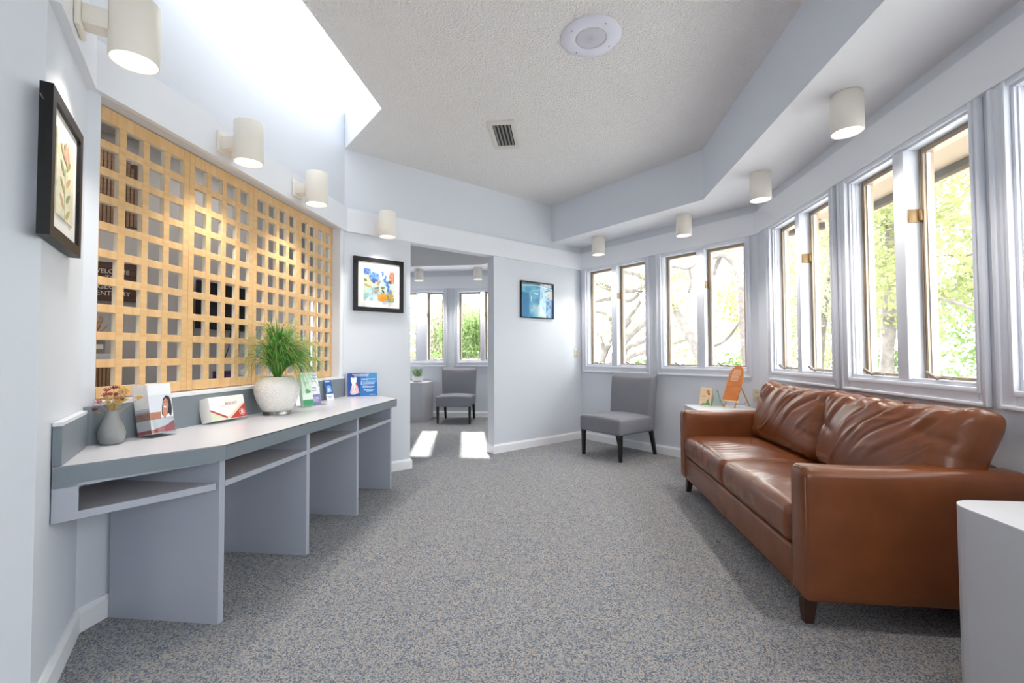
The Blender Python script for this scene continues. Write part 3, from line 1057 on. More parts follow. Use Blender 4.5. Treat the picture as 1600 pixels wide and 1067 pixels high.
# ------------------------------------------------------------------ slipper chairs
def rounded(name, x0, x1, y0, y1, z0, z1, r_, m, parent, n=10, fn=None):
    """rounded cushion box: gridded cube pulled to a rounded box, then fn(p, nrm) displaces"""
    c = Vector(((x0 + x1) / 2, (y0 + y1) / 2, (z0 + z1) / 2))
    h = Vector(((x1 - x0) / 2, (y1 - y0) / 2, (z1 - z0) / 2))
    N = n if isinstance(n, (list, tuple)) else (n, n, n)
    bm = bmesh.new()
    def ticks(k):
        hh, rr = h[k], min(r_, h[k] * .98)
        e = [-hh + rr * (1 - math.cos(t * PI / 2 / 4)) * 1.0 for t in range(4)]
        inner_ = [-hh + rr + (2 * hh - 2 * rr) * i / N[k] for i in range(N[k] + 1)]
        return e + inner_ + [-v for v in e[::-1]]
    T = [ticks(k) for k in range(3)]
    def face(ax, sgn):
        a, b_ = [k for k in range(3) if k != ax]
        g = []
        for u_ in T[a]:
            row = []
            for v_ in T[b_]:
                p = [0, 0, 0]
                p[ax] = sgn * h[ax]
                p[a], p[b_] = u_, v_
                row.append(bm.verts.new(p))
            g.append(row)
        for i in range(len(g) - 1):
            for j in range(len(g[0]) - 1):
                bm.faces.new((g[i][j], g[i + 1][j], g[i + 1][j + 1], g[i][j + 1]))
    for ax in range(3):
        for sgn in (-1, 1):
            face(ax, sgn)
    bmesh.ops.remove_doubles(bm, verts=bm.verts, dist=1e-6)
    for v in bm.verts:
        p = v.co
        q = Vector([max(-h[k] + min(r_, h[k] * .98), min(h[k] - min(r_, h[k] * .98), p[k])) for k in range(3)])
        d = p - q
        nr = d.normalized() if d.length > 1e-9 else Vector((0, 0, 1))
        rr = Vector([min(r_, h[k] * .98) for k in range(3)])
        pos = q + Vector([nr[k] * rr[k] for k in range(3)])
        if fn:
            pos = pos + fn(Vector([pos[k] / h[k] for k in range(3)]), nr, pos)
        v.co = pos + c
    return from_bm(name, bm, m, parent, smooth=True)

def slipper_chair(label, loc, rotz):
    """local: front at -y, seat centre at x=0"""
    r = thing('slipper_chair', label, 'chair', loc, rotz, 'grey armless slipper chairs')
    w = .285
    def seatfn(f, n_, p):
        d = Vector((0, 0, 0))
        if n_.z > .3:
            d.z = .022 * (1 - f.x ** 2) * (1 - .6 * f.y ** 2)
        return d
    rounded('seat', -w, w, -.34, .22, .265, .43, .03, FABRIC, r, (8, 8, 3), seatfn)
    def backfn(f, n_, p):
        t = (f.z + 1) / 2
        return Vector((p.x * (.05 * t - .02), .012 + .034 * t * t + .024 * t - (0.012 * (1 - f.x ** 2)), .012 * (f.x ** 2) * (1 if f.z > .8 else 0) - (.02 if (f.z > .8 and n_.y < -.2) else 0)))
    rounded('backrest', -w, w, .13, .245, .262, .868, .035, FABRIC, r, (8, 3, 12), backfn)
    # piping seams where seat and back meet
    tube('seam', [(-w + .01, .205, .437), (0, .2, .452), (w - .01, .205, .437)], .004, FABRIC, r, n=6)
    def leg(x, y, dx, dy):
        v, f = [], []
        a, b_ = .021, .015
        for (px, py, z, h_) in ((x, y, .275, a), (x + dx, y + dy, 0, b_)):
            v += [(px - h_, py - h_, z), (px + h_, py - h_, z), (px + h_, py + h_, z), (px - h_, py + h_, z)]
        f = [(0, 1, 2, 3), (7, 6, 5, 4), (0, 4, 5, 1), (1, 5, 6, 2), (2, 6, 7, 3), (3, 7, 4, 0)]
        bm = bmesh.new()
        vs = [bm.verts.new(p) for p in v]
        for q in f:
            bm.faces.new([vs[i] for i in q])
        bmesh.ops.bevel(bm, geom=list(bm.edges), offset=.002, segments=1, affect='EDGES')
        from_bm('leg', bm, BLACKW, r)
    leg(-w + .03, -.30, 0, 0)
    leg(w - .03, -.30, 0, 0)
    leg(-w + .04, .215, -.0, .07)
    leg(w - .04, .215, .0, .07)
    return r
# front legs midpoint (0.40,4.845); facing away from the corner wall
ca = -.82
cdir = Vector((-math.sin(ca), math.cos(ca), 0))
cc = Vector((.588, 4.671, 0)) - Vector((math.cos(ca), math.sin(ca), 0)) * .255 + cdir * .275
slipper_chair('grey armless upholstered chair with black legs below the corner window', tuple(cc), ca)
slipper_chair('grey armless upholstered chair seen through the doorway in the far room', (-1.75, 7.30, 0), .06)

# ------------------------------------------------------------------ small tables with rounded corners
def side_table(label, x0, x1, y0, y1, h, r_=.07):
    r = thing('side_table', label, 'side table', ((x0 + x1) / 2, (y0 + y1) / 2, 0), 0, 'pale drum side tables')
    dx, dy = (x1 - x0) / 2, (y1 - y0) / 2
    prism('body', rpoly(-dx, dx, -dy, dy, r_), .0, h - .004, mat('table_side', '#c4c4c9', .42), r)
    prism('top', rpoly(-dx, dx, -dy, dy, r_), h - .004, h, TABLEM, r)
    return r
side_table('pale rounded side table cut by the lower right frame corner', 1.24, 1.77, 1.08, 1.645, .615, .085)
side_table('pale side table between the sofa and the corner window', 1.135, 1.66, 3.86, 4.415, .615, .03)
side_table('grey rounded side table under the far room plant', -2.78, -2.24, 7.12, 7.66, .635, .09)

# ------------------------------------------------------------------ sofa
SX0, SX1, SY0, SY1 = .945, 1.775, 1.915, 3.825
so = thing('leather_sofa', 'tan brown leather two seat sofa with dark wooden legs', 'sofa', ((SX0 + SX1) / 2, (SY0 + SY1) / 2, 0), -PI / 2)
# local: x = along sofa (right seen from front => -Y world), y = towards back, z up;  world (X,Y) -> local (x,y) = (yc - Y, X - xc)
HL, HD = (SY1 - SY0) / 2, (SX1 - SX0) / 2
AW = .125
def nz(x, s):
    return math.sin(x * s + 1.3 * math.sin(x * s * .37 + 2.))
for sg in (-1, 1):
    a0, a1 = (-HL, -HL + AW) if sg < 0 else (HL - AW, HL)
    def armfn(f, n_, p):
        return Vector((.006 * (1 - f.z ** 2) * (1 - f.y ** 2) * (1 if n_.x * sg > .5 else 0) * sg, 0, .004 * math.sin(f.y * 4)if n_.z > .5 else 0))
    ar = rounded('armrest', a0, a1, -HD, HD, .105, .64, .036, LEATHER, so, (3, 14, 10), armfn)
    # raised welt seam framing the front face of the arm
    fx0, fx1 = a0 + .012, a1 - .012
    pts = [(fx0, -HD + .012, .14), (fx0, -HD + .012, .60), (fx0 + .03, -HD + .012, .632), (fx1 - .03, -HD + .012, .632), (fx1, -HD + .012, .60), (fx1, -HD + .012, .14)]
    tube('welt', pts, .0045, LEATHER, ar, n=6)
box('base_frame', -HL + AW - .004, HL - AW + .004, -HD + .012, HD - .02, .108, .285, LEATHER, so, .02, 3)
rounded('back_frame', -HL + AW - .01, HL - AW + .01, HD - .10, HD - .005, .2, .64, .035, LEATHER, so, (10, 2, 6))
cw_ = (2 * HL - 2 * AW) / 2
def vn(x, y, seed):
    return math.sin(x * 1.7 + seed) * math.cos(y * 2.3 - seed * 1.7) + .5 * math.sin(x * 3.9 - y * 3.1 + seed * 2.1)
for k in range(2):
    c0 = -HL + AW + k * cw_
    def seatfn(f, n_, p, k=k):
        d = Vector((0, 0, 0))
        edge = (1 - f.x ** 4) * (1 - f.y ** 4)
        if n_.z > .25:
            d.z = .028 * (1 - f.x ** 2 * .8) * (1 - f.y ** 2 * .75)
            # creases running back from the front edge
            fr_ = max(0, -f.y - .05)
            d.z += .0016 * fr_ * math.sin(f.x * 40 + 3 * math.sin(f.y * 3 + k)) * edge * (.3 + .7 * max(0, math.sin(f.x * 3 + 1 + k)))
            d.z += .003 * vn(f.x * 2, f.y * 2, k * 2.) * edge
        if n_.y < -.3:
            d.y = -.012 * (1 - f.z ** 2) * (1 - .6 * f.x ** 2) + .0008 * math.sin(f.x * 18 + k)
        if abs(n_.x) > .5:
            d.x = n_.x * .004 * math.sin(f.z * 12) * (1 if f.y < -.7 else .2)
        return d
    rounded('seat_cushion', c0 + .003, c0 + cw_ - .003, -HD + .005, HD - .17, .283, .447, .045, LEATHER, so, (64, 48, 6), seatfn)
    # back cushion: leaning, plump, wrinkled
    def backfn(f, n_, p, k=k):
        d = Vector((0, 0, 0))
        t = (f.z + 1) / 2
        plump = (1 - f.x ** 2 * .85) * (1 - f.z ** 2 * .7)
        # corners pulled in, top edge sags and pinches at the corners
        d.x += -f.x * .02 * (1 - abs(f.z)) + f.x * .035 * t
        d.z += -.012 * (1 - f.x ** 2) * t + .03 * (abs(f.x) ** 6) * t
        s_ = -1 if k == 0 else 1
        if n_.y < .2:
            d.y -= .055 * plump
            # diagonal folds raking down from the top seam, sharper towards the top
            def fold(w, sharp):
                return math.exp(-(math.sin(w) / sharp) ** 2)
            wv = .55 * math.sin(f.x * 2.7 + f.z * 1.9 + 1.7 * k) + .25 * math.sin(f.x * 7.3 - f.z * 2.2 + k)
            top_ = max(0., min(1., (f.z + .55) / 1.2))
            edge_ = (1 - abs(f.x) ** 10)
            m1 = .5 + .5 * math.sin(f.x * 3.1 + f.z * 4.3 + 2.4 * k)
            m2 = .5 + .5 * math.sin(f.x * 5.2 - f.z * 3.1 + 1.1 + k)
            d.y -= .015 * top_ * edge_ * (.35 + .65 * m1) * fold(f.x * 8.6 - f.z * 3.0 + wv * 1.1, .42)
            d.y += .010 * top_ * edge_ * (.3 + .7 * m2) * fold(f.x * 11.5 - f.z * 4.6 + 1.2 + wv * 1.6, .3)
            d.y -= .006 * (1 - top_ * .4) * edge_ * m2 * fold(f.x * 5.0 - f.z * 4.0 + wv * 1.7 + .6, .3)
            # tucks gathered at the side seams
            sd = max(0., abs(f.x) - .5) * 2
            d.y += .012 * sd * (1 - abs(f.x) ** 12) * fold(f.z * 4.6 + (f.x - f.z) * 1.4 + k, .3)
        if n_.z > .3:
            d.z += .006 * math.sin(f.x * 16 + 2 * math.sin(f.x * 5 + k))
        th = math.radians(17)
        return d
    bc = rounded('back_cushion', -cw_ / 2 - .03, cw_ / 2 + .03, -.10, .085, -.225, .215, .07, LEATHER, so, (96, 6, 64), backfn)
    bc.location = (c0 + cw_ / 2 + (.05 if k else -.005), HD - .175, .652)
    bc.rotation_euler = (math.radians(-17), 0, 0)
    tube('piping', [(-cw_ / 2 + .03, -.012, .218), (-cw_ / 4, -.012, .216), (0, -.012, .21), (cw_ / 4, -.012, .216), (cw_ / 2 - .03, -.012, .218)], .005, LEATHER, bc, n=6)
LEGM = mat('dark_walnut', '#3a2018', .35)
for sx in (-1, 1):
    for sy in (-1, 1):
        v = []
        lx, ly = sx * (HL - .09), sy * (HD - .055)
        for (z, hh, off) in ((.112, .026, 0), (0, .017, .012)):
            v += [(lx + sx * off - hh, ly + sy * off - hh, z), (lx + sx * off + hh, ly + sy * off - hh, z), (lx + sx * off + hh, ly + sy * off + hh, z), (lx + sx * off - hh, ly + sy * off + hh, z)]
        from_py('leg', v, [(0, 1, 2, 3), (7, 6, 5, 4), (0, 4, 5, 1), (1, 5, 6, 2), (2, 6, 7, 3), (3, 7, 4, 0)], LEGM, so)

# ------------------------------------------------------------------ things on the counter
rng = random.Random(11)
# ceramic bud vase with dried flowers
VX, VY = -1.855, 1.662
r = thing('bud_vase', 'small grey ceramic vase at the near end of the counter', 'vase', (VX, VY, ZT))
VASEM = mat('grey_ceramic', '#949696', .45, bump=(60, .15, .003), noise=(9, '#87898a', 4))
lathe('body', [(.001, .0), (.026, 0), (.034, .004), (.043, .022), (.046, .042), (.042, .064), (.031, .09), (.023, .112), (.0205, .128), (.0225, .139), (.0195, .139), (.0175, .125), (.02, .105), (.001, .1)], VASEM, r, n=36, angle=70)
fb = thing('dried_flower_bunch', 'bunch of dried yellow and burgundy flowers in the grey vase', 'dried flowers', (VX, VY, ZT + .105))
STRAW = mat('straw_stem', '#c7a85e', .8)
for i in range(20):
    a = rng.uniform(0, 2 * PI)
    sp = rng.uniform(.01, .05)
    h = rng.uniform(.06, .125)
    if i == 0:
        a, sp, h = .9, .085, .075
    if i == 1:
        a, sp, h = 3.6, .06, .035
    ex, ey = math.cos(a) * sp, math.sin(a) * sp
    st = tube('stem', [(math.cos(a) * .006, math.sin(a) * .006, 0), (ex * .5, ey * .5, h * .6), (ex, ey, h)], .0011, STRAW, fb, n=5)
    c = ['#d9b35a', '#8f3a48', '#c77a78', '#e0c070', '#e3b59a', '#b5505a'][i % 6]
    rad = rng.uniform(.012, .019)
    parts = []
    for p in range(7):
        t = 2 * PI * p / 7
        parts.append(([(ex, ey, h - .003), (ex + math.cos(t - .3) * rad * .8, ey + math.sin(t - .3) * rad * .8, h + .004), (ex + math.cos(t) * rad, ey + math.sin(t) * rad, h + .012), (ex + math.cos(t + .3) * rad * .8, ey + math.sin(t + .3) * rad * .8, h + .004)], [(0, 1, 2, 3)]))
        parts.append(([(ex, ey, h), (ex + math.cos(t - .2) * rad * .5, ey + math.sin(t - .2) * rad * .5, h + .009), (ex + math.cos(t) * rad * .5, ey + math.sin(t) * rad * .5, h + .016), (ex + math.cos(t + .3) * rad * .5, ey + math.sin(t + .3) * rad * .5, h + .009)], [(0, 1, 2, 3)]))
    v, f = geo_join(parts)
    from_py('bloom', v, f, mat('bloom_' + c.strip('#'), c, .8), fb)
for i in range(8):
    a = rng.uniform(0, 2 * PI)
    v, f = [], []
    for k in range(9):
        t = k / 8
        R_ = .012 + .03 * t
        v += [(math.cos(a + t) * R_ + rng.uniform(-.008, .008), math.sin(a + t) * R_ + rng.uniform(-.008, .008), .045 + .05 * t + rng.uniform(0, .02)) for _ in range(3)]
        f.append((3 * k, 3 * k + 1, 3 * k + 2))
    from_py('seed_spray', v, f, STRAW, fb)

# brochure holder with brochures
def facing(x, y, yaw):
    return (x, y, ZT), yaw
hx, hy = -1.815, 1.845
yaw = ANG_A - .12
r = thing('brochure_holder', 'clear acrylic brochure holder on the counter beside the vase', 'brochure holder', (hx, hy, ZT), yaw)
LEAN = math.radians(-9)
bw = .105
def panel(name, x0, x1, y0, y1, z0, z1, m, parent, rx=LEAN, bev=0.):
    o = box(name, x0, x1, y0, y1, z0, z1, m, parent, bev)
    o.rotation_euler = (rx, 0, 0)
    o.location = (0, 0, .008)
    return o
panel('back_sheet', -.056, .056, .058, .0605, .004, .19, ACRYL, r)
panel('front_sheet', -.056, .056, -.0275, -.025, .004, .075, ACRYL, r)
panel('side_sheet', -.056, -.054, -.025, .058, .004, .12, ACRYL, r)
panel('side_sheet', .054, .056, -.025, .058, .004, .12, ACRYL, r)
box('base', -.056, .056, -.03, .085, 0, .003, ACRYL, r)
gb_ = thing('brochure_stack', 'stack of white brochures with smiling woman in white coat', 'brochures', (hx, hy, ZT + .003), yaw)
PAPER = mat('white_paper', '#f0eff2', .6)
for i in range(9):
    o = panel('brochure', -bw / 2, bw / 2, -.023 + i * .0088, -.023 + i * .0088 + .0080, .004, .225 + i * .0012, PAPER, gb_, LEAN)
    o.rotation_euler = (LEAN - i * .006, 0, 0)
    st_ = [(rect(-.004, .004, .066, .098), '#b5785e'), (rect(-.004, .004, .006, .022), '#b8484c'), (rect(-.004, .004, .1, .104), '#c99a90')]
    printed('edge_print', st_, o, loc=(-bw / 2 - .0001, -.023 + i * .0088 + .004, 0), rot=(0, 0, -PI / 2))
Lw = [(rect(-.0525, .0525, .006, .224), '#eceef3'),
      (rect(-.0525, .0525, .095, .175), '#d9dde6'),
      (rect(-.0525, -.004, .066, .098), '#b5785e'),
      ([(-.0525, .006), (.0525, .006), (.0525, .055), (.02, .036), (-.0525, .02)], '#b8484c'),
      ([(-.0525, .03), (.0, .034), (.0525, .06), (.0525, .066), (0, .04), (-.0525, .034)], '#f4f2f4'),
      ([(.0, .085), (.004, .12), (.012, .155), (.026, .17), (.040, .165), (.048, .14), (.049, .11), (.046, .085), (.040, .07), (.018, .062)], '#2f2326'),
      ([(.006, .11), (.010, .14), (.022, .158), (.032, .15), (.034, .12), (.028, .098), (.022, .075), (.008, .068), (.006, .09)], '#c98a72'),
      ([(.010, .118), (.020, .112), (.024, .118), (.016, .123)], '#f6eeee'),
      ([(.012, .138), (.017, .136), (.018, .139), (.013, .141)], '#4a2f2c'), ([(.023, .14), (.028, .138), (.029, .141), (.024, .143)], '#4a2f2c'),
      ([(.004, .04), (.018, .075), (.03, .088), (.042, .07), (.048, .06), (.0525, .05), (.0525, .064), (.03, .05)], '#eef1f6')]
printed('front_print', Lw, gb_, y=-.0233, step=.0001, rot=(LEAN, 0, 0), loc=(0, 0, .008))

# white and red box lying on its long edge, leaning back
bxw, bxh, bxd = .225, .128, .07
r = thing('product_box', 'white carton with red corner stripe and round badge', 'box', (-1.83, 2.275, ZT), ANG_A - .12)
CART = mat('white_carton', '#eeebe6', .5)
lb = math.radians(-14)
bo_ = box('carton', -bxw / 2, bxw / 2, -.02, bxd - .02, 0, bxh, CART, r, .002)
bo_.rotation_euler = (lb, 0, 0)
bo_.location = (0, 0, .0126)
Lb = [([(-bxw / 2, .002), (bxw / 2, .002), (bxw / 2, bxh - .002), (-bxw / 2, bxh - .002)], '#f1efeb'),
      ([(-bxw / 2, .052), (-.02, .006), (-.02, .002), (-bxw / 2, .002)], '#d6dcc0'),
      ([(-bxw / 2, .062), (-.012, .014), (-.006, .006), (-.016, .004), (-bxw / 2, .052)], '#b0303a'),
      ([(bxw / 2, .082), (bxw / 2, .09), (-.018, .008), (-.01, .002), (.0, .002)], '#ead9b8'),
      ([(bxw / 2, .08), (bxw / 2, .002), (.0, .002)], '#c0392f'),
      (circ(.085, .03, .0185, n=20), '#efd9d2'), (circ(.085, .03, .0165, n=20), '#c0392f'), (circ(.085, .033, .009, n=16), '#efd9d2'), (rect(.074, .096, .02, .024), '#efd9d2'),
      (rect(-.055, -.02, .073, .0745), '#c9a9aa')]
printed('front_print', Lb, bo_, y=-.0202, step=.0001)
text_part('BOOST', .022, mat('print_red_text', '#b7565c', .5), bo_, (.022, -.0216, .084), name='lettering', depth=.0001, sx=1.1)

# white embossed pot with grass
PX, PY_ = -1.762, 2.605
r = thing('plant_pot', 'large white embossed ceramic pot with silver foot', 'plant pot', (PX, PY_, ZT))
def embossed():
    m = mat('embossed_white', '#e9e6e2', .3)
    nt = m.node_tree
    b = nt.nodes['Principled BSDF']
    tc = nt.nodes.new('ShaderNodeTexCoord')
    v = nt.nodes.new('ShaderNodeTexVoronoi')
    v.inputs['Scale'].default_value = 13
    v.inputs['Randomness'].default_value = .75
    mu = nt.nodes.new('ShaderNodeMath')
    mu.operation = 'MULTIPLY'
    mu.inputs[1].default_value = 36
    si = nt.nodes.new('ShaderNodeMath')
    si.operation = 'SINE'
    bp = nt.nodes.new('ShaderNodeBump')
    bp.inputs['Strength'].default_value = .45
    bp.inputs['Distance'].default_value = .003
    nt.links.new(tc.outputs['Object'], v.inputs['Vector'])
    nt.links.new(v.outputs['Distance'], mu.inputs[0])
    nt.links.new(mu.outputs[0], si.inputs[0])
    nt.links.new(si.outputs[0], bp.inputs['Height'])
    nt.links.new(bp.outputs['Normal'], b.inputs['Normal'])
    return m
lathe('foot', [(.078, 0), (.08, .003), (.076, .02), (.070, .022)], mat('brushed_silver', '#8d8a86', .25, 1.), r, n=40)
lathe('bowl', [(.001, .02), (.075, .021), (.088, .035), (.112, .08), (.126, .125), (.129, .155), (.122, .19), (.104, .215), (.088, .225), (.084, .231), (.078, .229), (.08, .215), (.001, .2)], embossed(), r, n=56, angle=70)
lathe('soil', [(.08, .212), (.001, .216)], mat('soil', '#4a3b2c', .9), r, n=24)
gr = thing('potted_grass', 'bushy arching green grass growing from the white pot', 'plant', (PX, PY_, ZT + .21))
def blade(a, reach, h, droop, w, lean0):
    v = []
    n = 7
    dx, dy = math.cos(a), math.sin(a)
    sx_, sy_ = -dy, dx
    for k in range(n + 1):
        t = k / n
        rad = .01 + lean0 * t + reach * t ** 1.8
        z = h * (1 - (1 - t) ** 1.7) - droop * t ** 3
        ww = w * (1 - t ** 2 * .85)
        v += [(dx * rad - sx_ * ww, dy * rad - sy_ * ww, z), (dx * rad + sx_ * ww, dy * rad + sy_ * ww, z + .001)]
    return v, [(2 * k, 2 * k + 1, 2 * k + 3, 2 * k + 2) for k in range(n)]
sets = {0: [], 1: [], 2: [], 3: []}
for i in range(1500):
    a = rng.uniform(0, 2 * PI)
    if math.cos(a) < -.3 and rng.random() < .6:
        a = PI - a
    tall = rng.random()
    front = abs((a + .98 + PI) % (2 * PI) - PI) < .8
    if tall < .33 or (front and tall < .8):
        q = blade(a, rng.uniform(.0, .10), rng.uniform(.2, .40), rng.uniform(.0, .17), rng.uniform(.0018, .003), rng.uniform(.02, .08))
    else:
        dr = rng.uniform(.08, .30) if not front else rng.uniform(.05, .16)
        q = blade(a, rng.uniform(.06, .20), rng.uniform(.18, .36), dr, rng.uniform(.0015, .0024), rng.uniform(.04, .12))
    # keep blades clear of the lattice wall
    q = ([(max(v_[0], XA + .03 - PX + .0003 * (n_ % 7)), v_[1], v_[2]) for n_, v_ in enumerate(q[0])], q[1])
    sets[rng.choices((0, 1, 2, 3), (.42, .25, .22, .11))[0]].append(q)
for k, c in enumerate(('#62a04a', '#47833a', '#a2cf7c', '#c4b183')):
    v, f = geo_join(sets[k])
    o = from_py('grass_blades', v, f, translucent('grass_%d' % k, c, .35), gr)
    o['kind'] = 'stuff'

# pair of tall cartons in a clear stand
r = thing('green_carton', 'mint green carton standing behind the potted grass', 'box', (-1.785, 2.975, ZT), ANG_A - .3)
o = box('carton', -.045, .045, -.012, .016, 0, .235, mat('mint_carton', '#cfe8d8', .5), r, .001)
o.rotation_euler = (math.radians(-8), 0, 0)
o.location = (0, 0, .004)
printed('front_print', [(rect(-.044, .044, .002, .234), '#d5ecdd'), (rect(-.044, .044, .002, .045), '#3f9a6c'), (rect(-.044, .044, .05, .09), '#e6f3ea'), ([(-.012, .09), (.012, .09), (.02, .112), (.004, .124), (-.018, .112)], '#6fb26e'), ([(.0, .1), (.022, .09), (.03, .108)], '#4f8f5c'), (rect(-.03, .02, .165, .169), '#8fc0a4'), (rect(-.03, .01, .155, .158), '#8fc0a4')], o, y=-.0121, step=.0001)
r = thing('purple_leaflet', 'white leaflet with lavender base leaning beside the mint carton', 'leaflet', (-1.815, 3.115, ZT), ANG_A - .35)
o = box('sheet', -.045, .045, 0, .004, 0, .238, mat('leaflet_card', '#e9eaf2', .5), r)
o.rotation_euler = (math.radians(-13), 0, 0)
o.location = (0, -.02, .002)
printed('front_print', [(rect(-.045, .045, 0, .075), '#8581b8'), (rect(-.03, .03, .05, .053), '#e7e6f2'), (rect(-.03, .03, .04, .043), '#e7e6f2'), (rect(-.03, .03, .03, .033), '#e7e6f2'), (rect(-.03, .02, .02, .023), '#e7e6f2'), (rect(-.02, .02, .1, .108), '#a9aac0'), (rect(-.02, .02, .118, .13), '#b6b7c8'), (rect(-.035, .02, .17, .176), '#86a3c8'), (rect(-.035, .03, .19, .2), '#9db4cf'), (rect(-.035, .035, .212, .217), '#9aa2b4')], o, y=-.0002, step=.0001)
r = thing('leaflet_stand', 'clear acrylic stand around the mint carton and leaflet', 'stand', (-1.80, 3.075, ZT), ANG_A - .45)
o = box('back_sheet', -.1, .1, .055, .057, 0, .13, ACRYL, r)
o.rotation_euler = (math.radians(-8), 0, 0)
o.location = (0, 0, .0085)
box('base', -.1, .1, -.035, .06, 0, .0018, ACRYL, r)
r = thing('blue_leaflet', 'small dark blue leaflet with white base on the counter', 'leaflet', (-1.865, 3.42, ZT), ANG_A - .35)
o = box('sheet', -.036, .036, 0, .004, 0, .165, mat('blue_card', '#1f4f9c', .4), r)
o.rotation_euler = (math.radians(-15), 0, 0)
o.location = (0, -.015, .001)
printed('front_print', [(rect(-.036, .036, 0, .052), '#dfe3ee'), (rect(-.024, .02, .02, .034), '#b9bfd0'), (rect(-.026, .022, .148, .156), '#cfdcf0'), ([(-.024, .06), (.026, .066), (.024, .115), (.0, .125), (-.02, .11)], '#6fa4dc'), ([(-.012, .07), (.014, .074), (.012, .1), (-.01, .1)], '#bcd8f2')], o, y=-.0002, step=.0001)

# blue tooth-anatomy card leaning on the doorway wall
cpx = (-1.84 - 1.634) / 2 + .0
r = thing('tooth_poster_card', 'bright blue card with tooth diagram leaning at the counter end', 'card', (-1.765, 3.80, ZT), math.atan2(.15, .25))
w2 = .125
o = box('sheet', -w2, w2, 0, .004, 0, .205, mat('tooth_blue', '#1d62ad', .3), r)
o.rotation_euler = (math.radians(-12), 0, 0)
o.location = (0, -.025, .001)
T = [(rect(-w2, w2, 0, .205), '#2a72bb'), (rect(-w2, -.02, .0, .205), '#1c4f9e'), (rect(.03, w2, .12, .205), '#3f8fcf'),
     ([(-.105, .03), (-.06, .02), (-.028, .03), (-.04, .085), (-.05, .11), (-.085, .11), (-.095, .08)], '#e9b7c4'),
     ([(-.098, .165), (-.09, .168), (-.075, .162), (-.058, .169), (-.048, .163), (-.05, .13), (-.056, .11), (-.06, .03), (-.068, .03), (-.07, .07), (-.076, .03), (-.084, .03), (-.088, .11), (-.097, .135)], '#eef3f4'),
     ([(-.078, .1), (-.074, .1), (-.072, .05), (-.076, .05)], '#b9b58f'), ([(-.066, .1), (-.061, .1), (-.058, .05), (-.063, .05)], '#b9b58f'),
     ([(-.06, .115), (-.05, .12), (-.052, .09), (-.058, .1)], '#d86a5c')]
for z_, a_, b_ in ((.192, -.085, .055), (.179, -.07, .05), (.152, -.01, .11), (.144, -.01, .05), (.13, .0, .11), (.117, .0, .105), (.106, .0, .1), (.095, .0, .05), (.084, 0, .1), (.076, 0, .085), (.058, .01, .1), (.05, .005, .1), (.042, .03, .085), (.025, -.1, -.055), (.018, -.095, -.06), (.012, .06, .11)):
    T.append((rect(a_, b_, z_ - .002, z_ + .002), '#cfe4f6' if z_ < .17 else '#f4f8fc'))
for z_ in (.13, .117, .106):
    T.append((rect(-.013, -.005, z_ - .004, z_ + .004), '#eaf4fb'))
printed('front_print', T, o, y=-.0002, step=.00006)

# ------------------------------------------------------------------ things on the table by the sofa
TZ = .615
r = thing('floral_card', 'cream folded card with green leaf print on the corner table', 'card', (1.285, 4.29, TZ), -.75)
for s_ in (0, 1):
    o = box('leaf_front' if s_ == 0 else 'leaf_back', -.055, .055, 0, .0025, 0, .17, mat('cream_card', '#e9d9c4', .6), r)
    o.rotation_euler = (math.radians(-14 if s_ == 0 else 14), 0, 0)
    o.location = (0, 0 if s_ == 0 else .082, .0005)
    if s_ == 0:
        printed('front_print', [(rect(-.054, .054, .01, .165), '#e6c9a6'), (circ(.02, .135, .016), '#d98a3a'), (circ(.03, .115, .011), '#8a6a4a'), ([(-.045, .012), (.05, .012), (.045, .03), (.03, .05), (.01, .03), (-.02, .028)], '#4f9a6c'), ([(.0, .03), (.03, .05), (.04, .08), (.02, .055)], '#3c7f56'), (rect(-.04, .0, .085, .088), '#a08a70'), (rect(-.035, -.0, .1, .102), '#a08a70'), (rect(-.04, .01, .06, .062), '#bfa588')], o, y=-.0002, step=.0001)
r = thing('glass_award', 'small triangular glass award with green edges', 'award', (1.385, 4.25, TZ), -.2)
gm = bpy.data.materials.new('green_glass')
gm.use_nodes = True
_b = gm.node_tree.nodes['Principled BSDF']
_b.inputs['Base Color'].default_value = lin('#cfe6df')
_b.inputs['Roughness'].default_value = .05
_b.inputs['Transmission Weight'].default_value = .6
prof_ = [(-.052, 0), (.052, 0), (.03, .045), (.012, .1), (.004, .152), (-.006, .152), (-.02, .1), (-.036, .045)]
v = [(x, y, z) for y in (0, .016) for x, z in prof_]
n_ = len(prof_)
bm = bmesh.new()
vs = [bm.verts.new(p) for p in v]
bm.faces.new(vs[:n_])
bm.faces.new(vs[n_:][::-1])
for i in range(n_):
    bm.faces.new((vs[i], vs[(i + 1) % n_], vs[n_ + (i + 1) % n_], vs[n_ + i]))
from_bm('glass_body', bm, gm, r)
tube('dark_edge', [(.054, .008, .0), (.032, .008, .045), (.0135, .008, .1), (.005, .008, .152)], .0028, mat('green_edge', '#2f5c4a', .2), r, n=6)
box('foot', -.056, .058, -.008, .024, 0, .006, mat('award_base', '#dfe9e6', .15), r, .001)
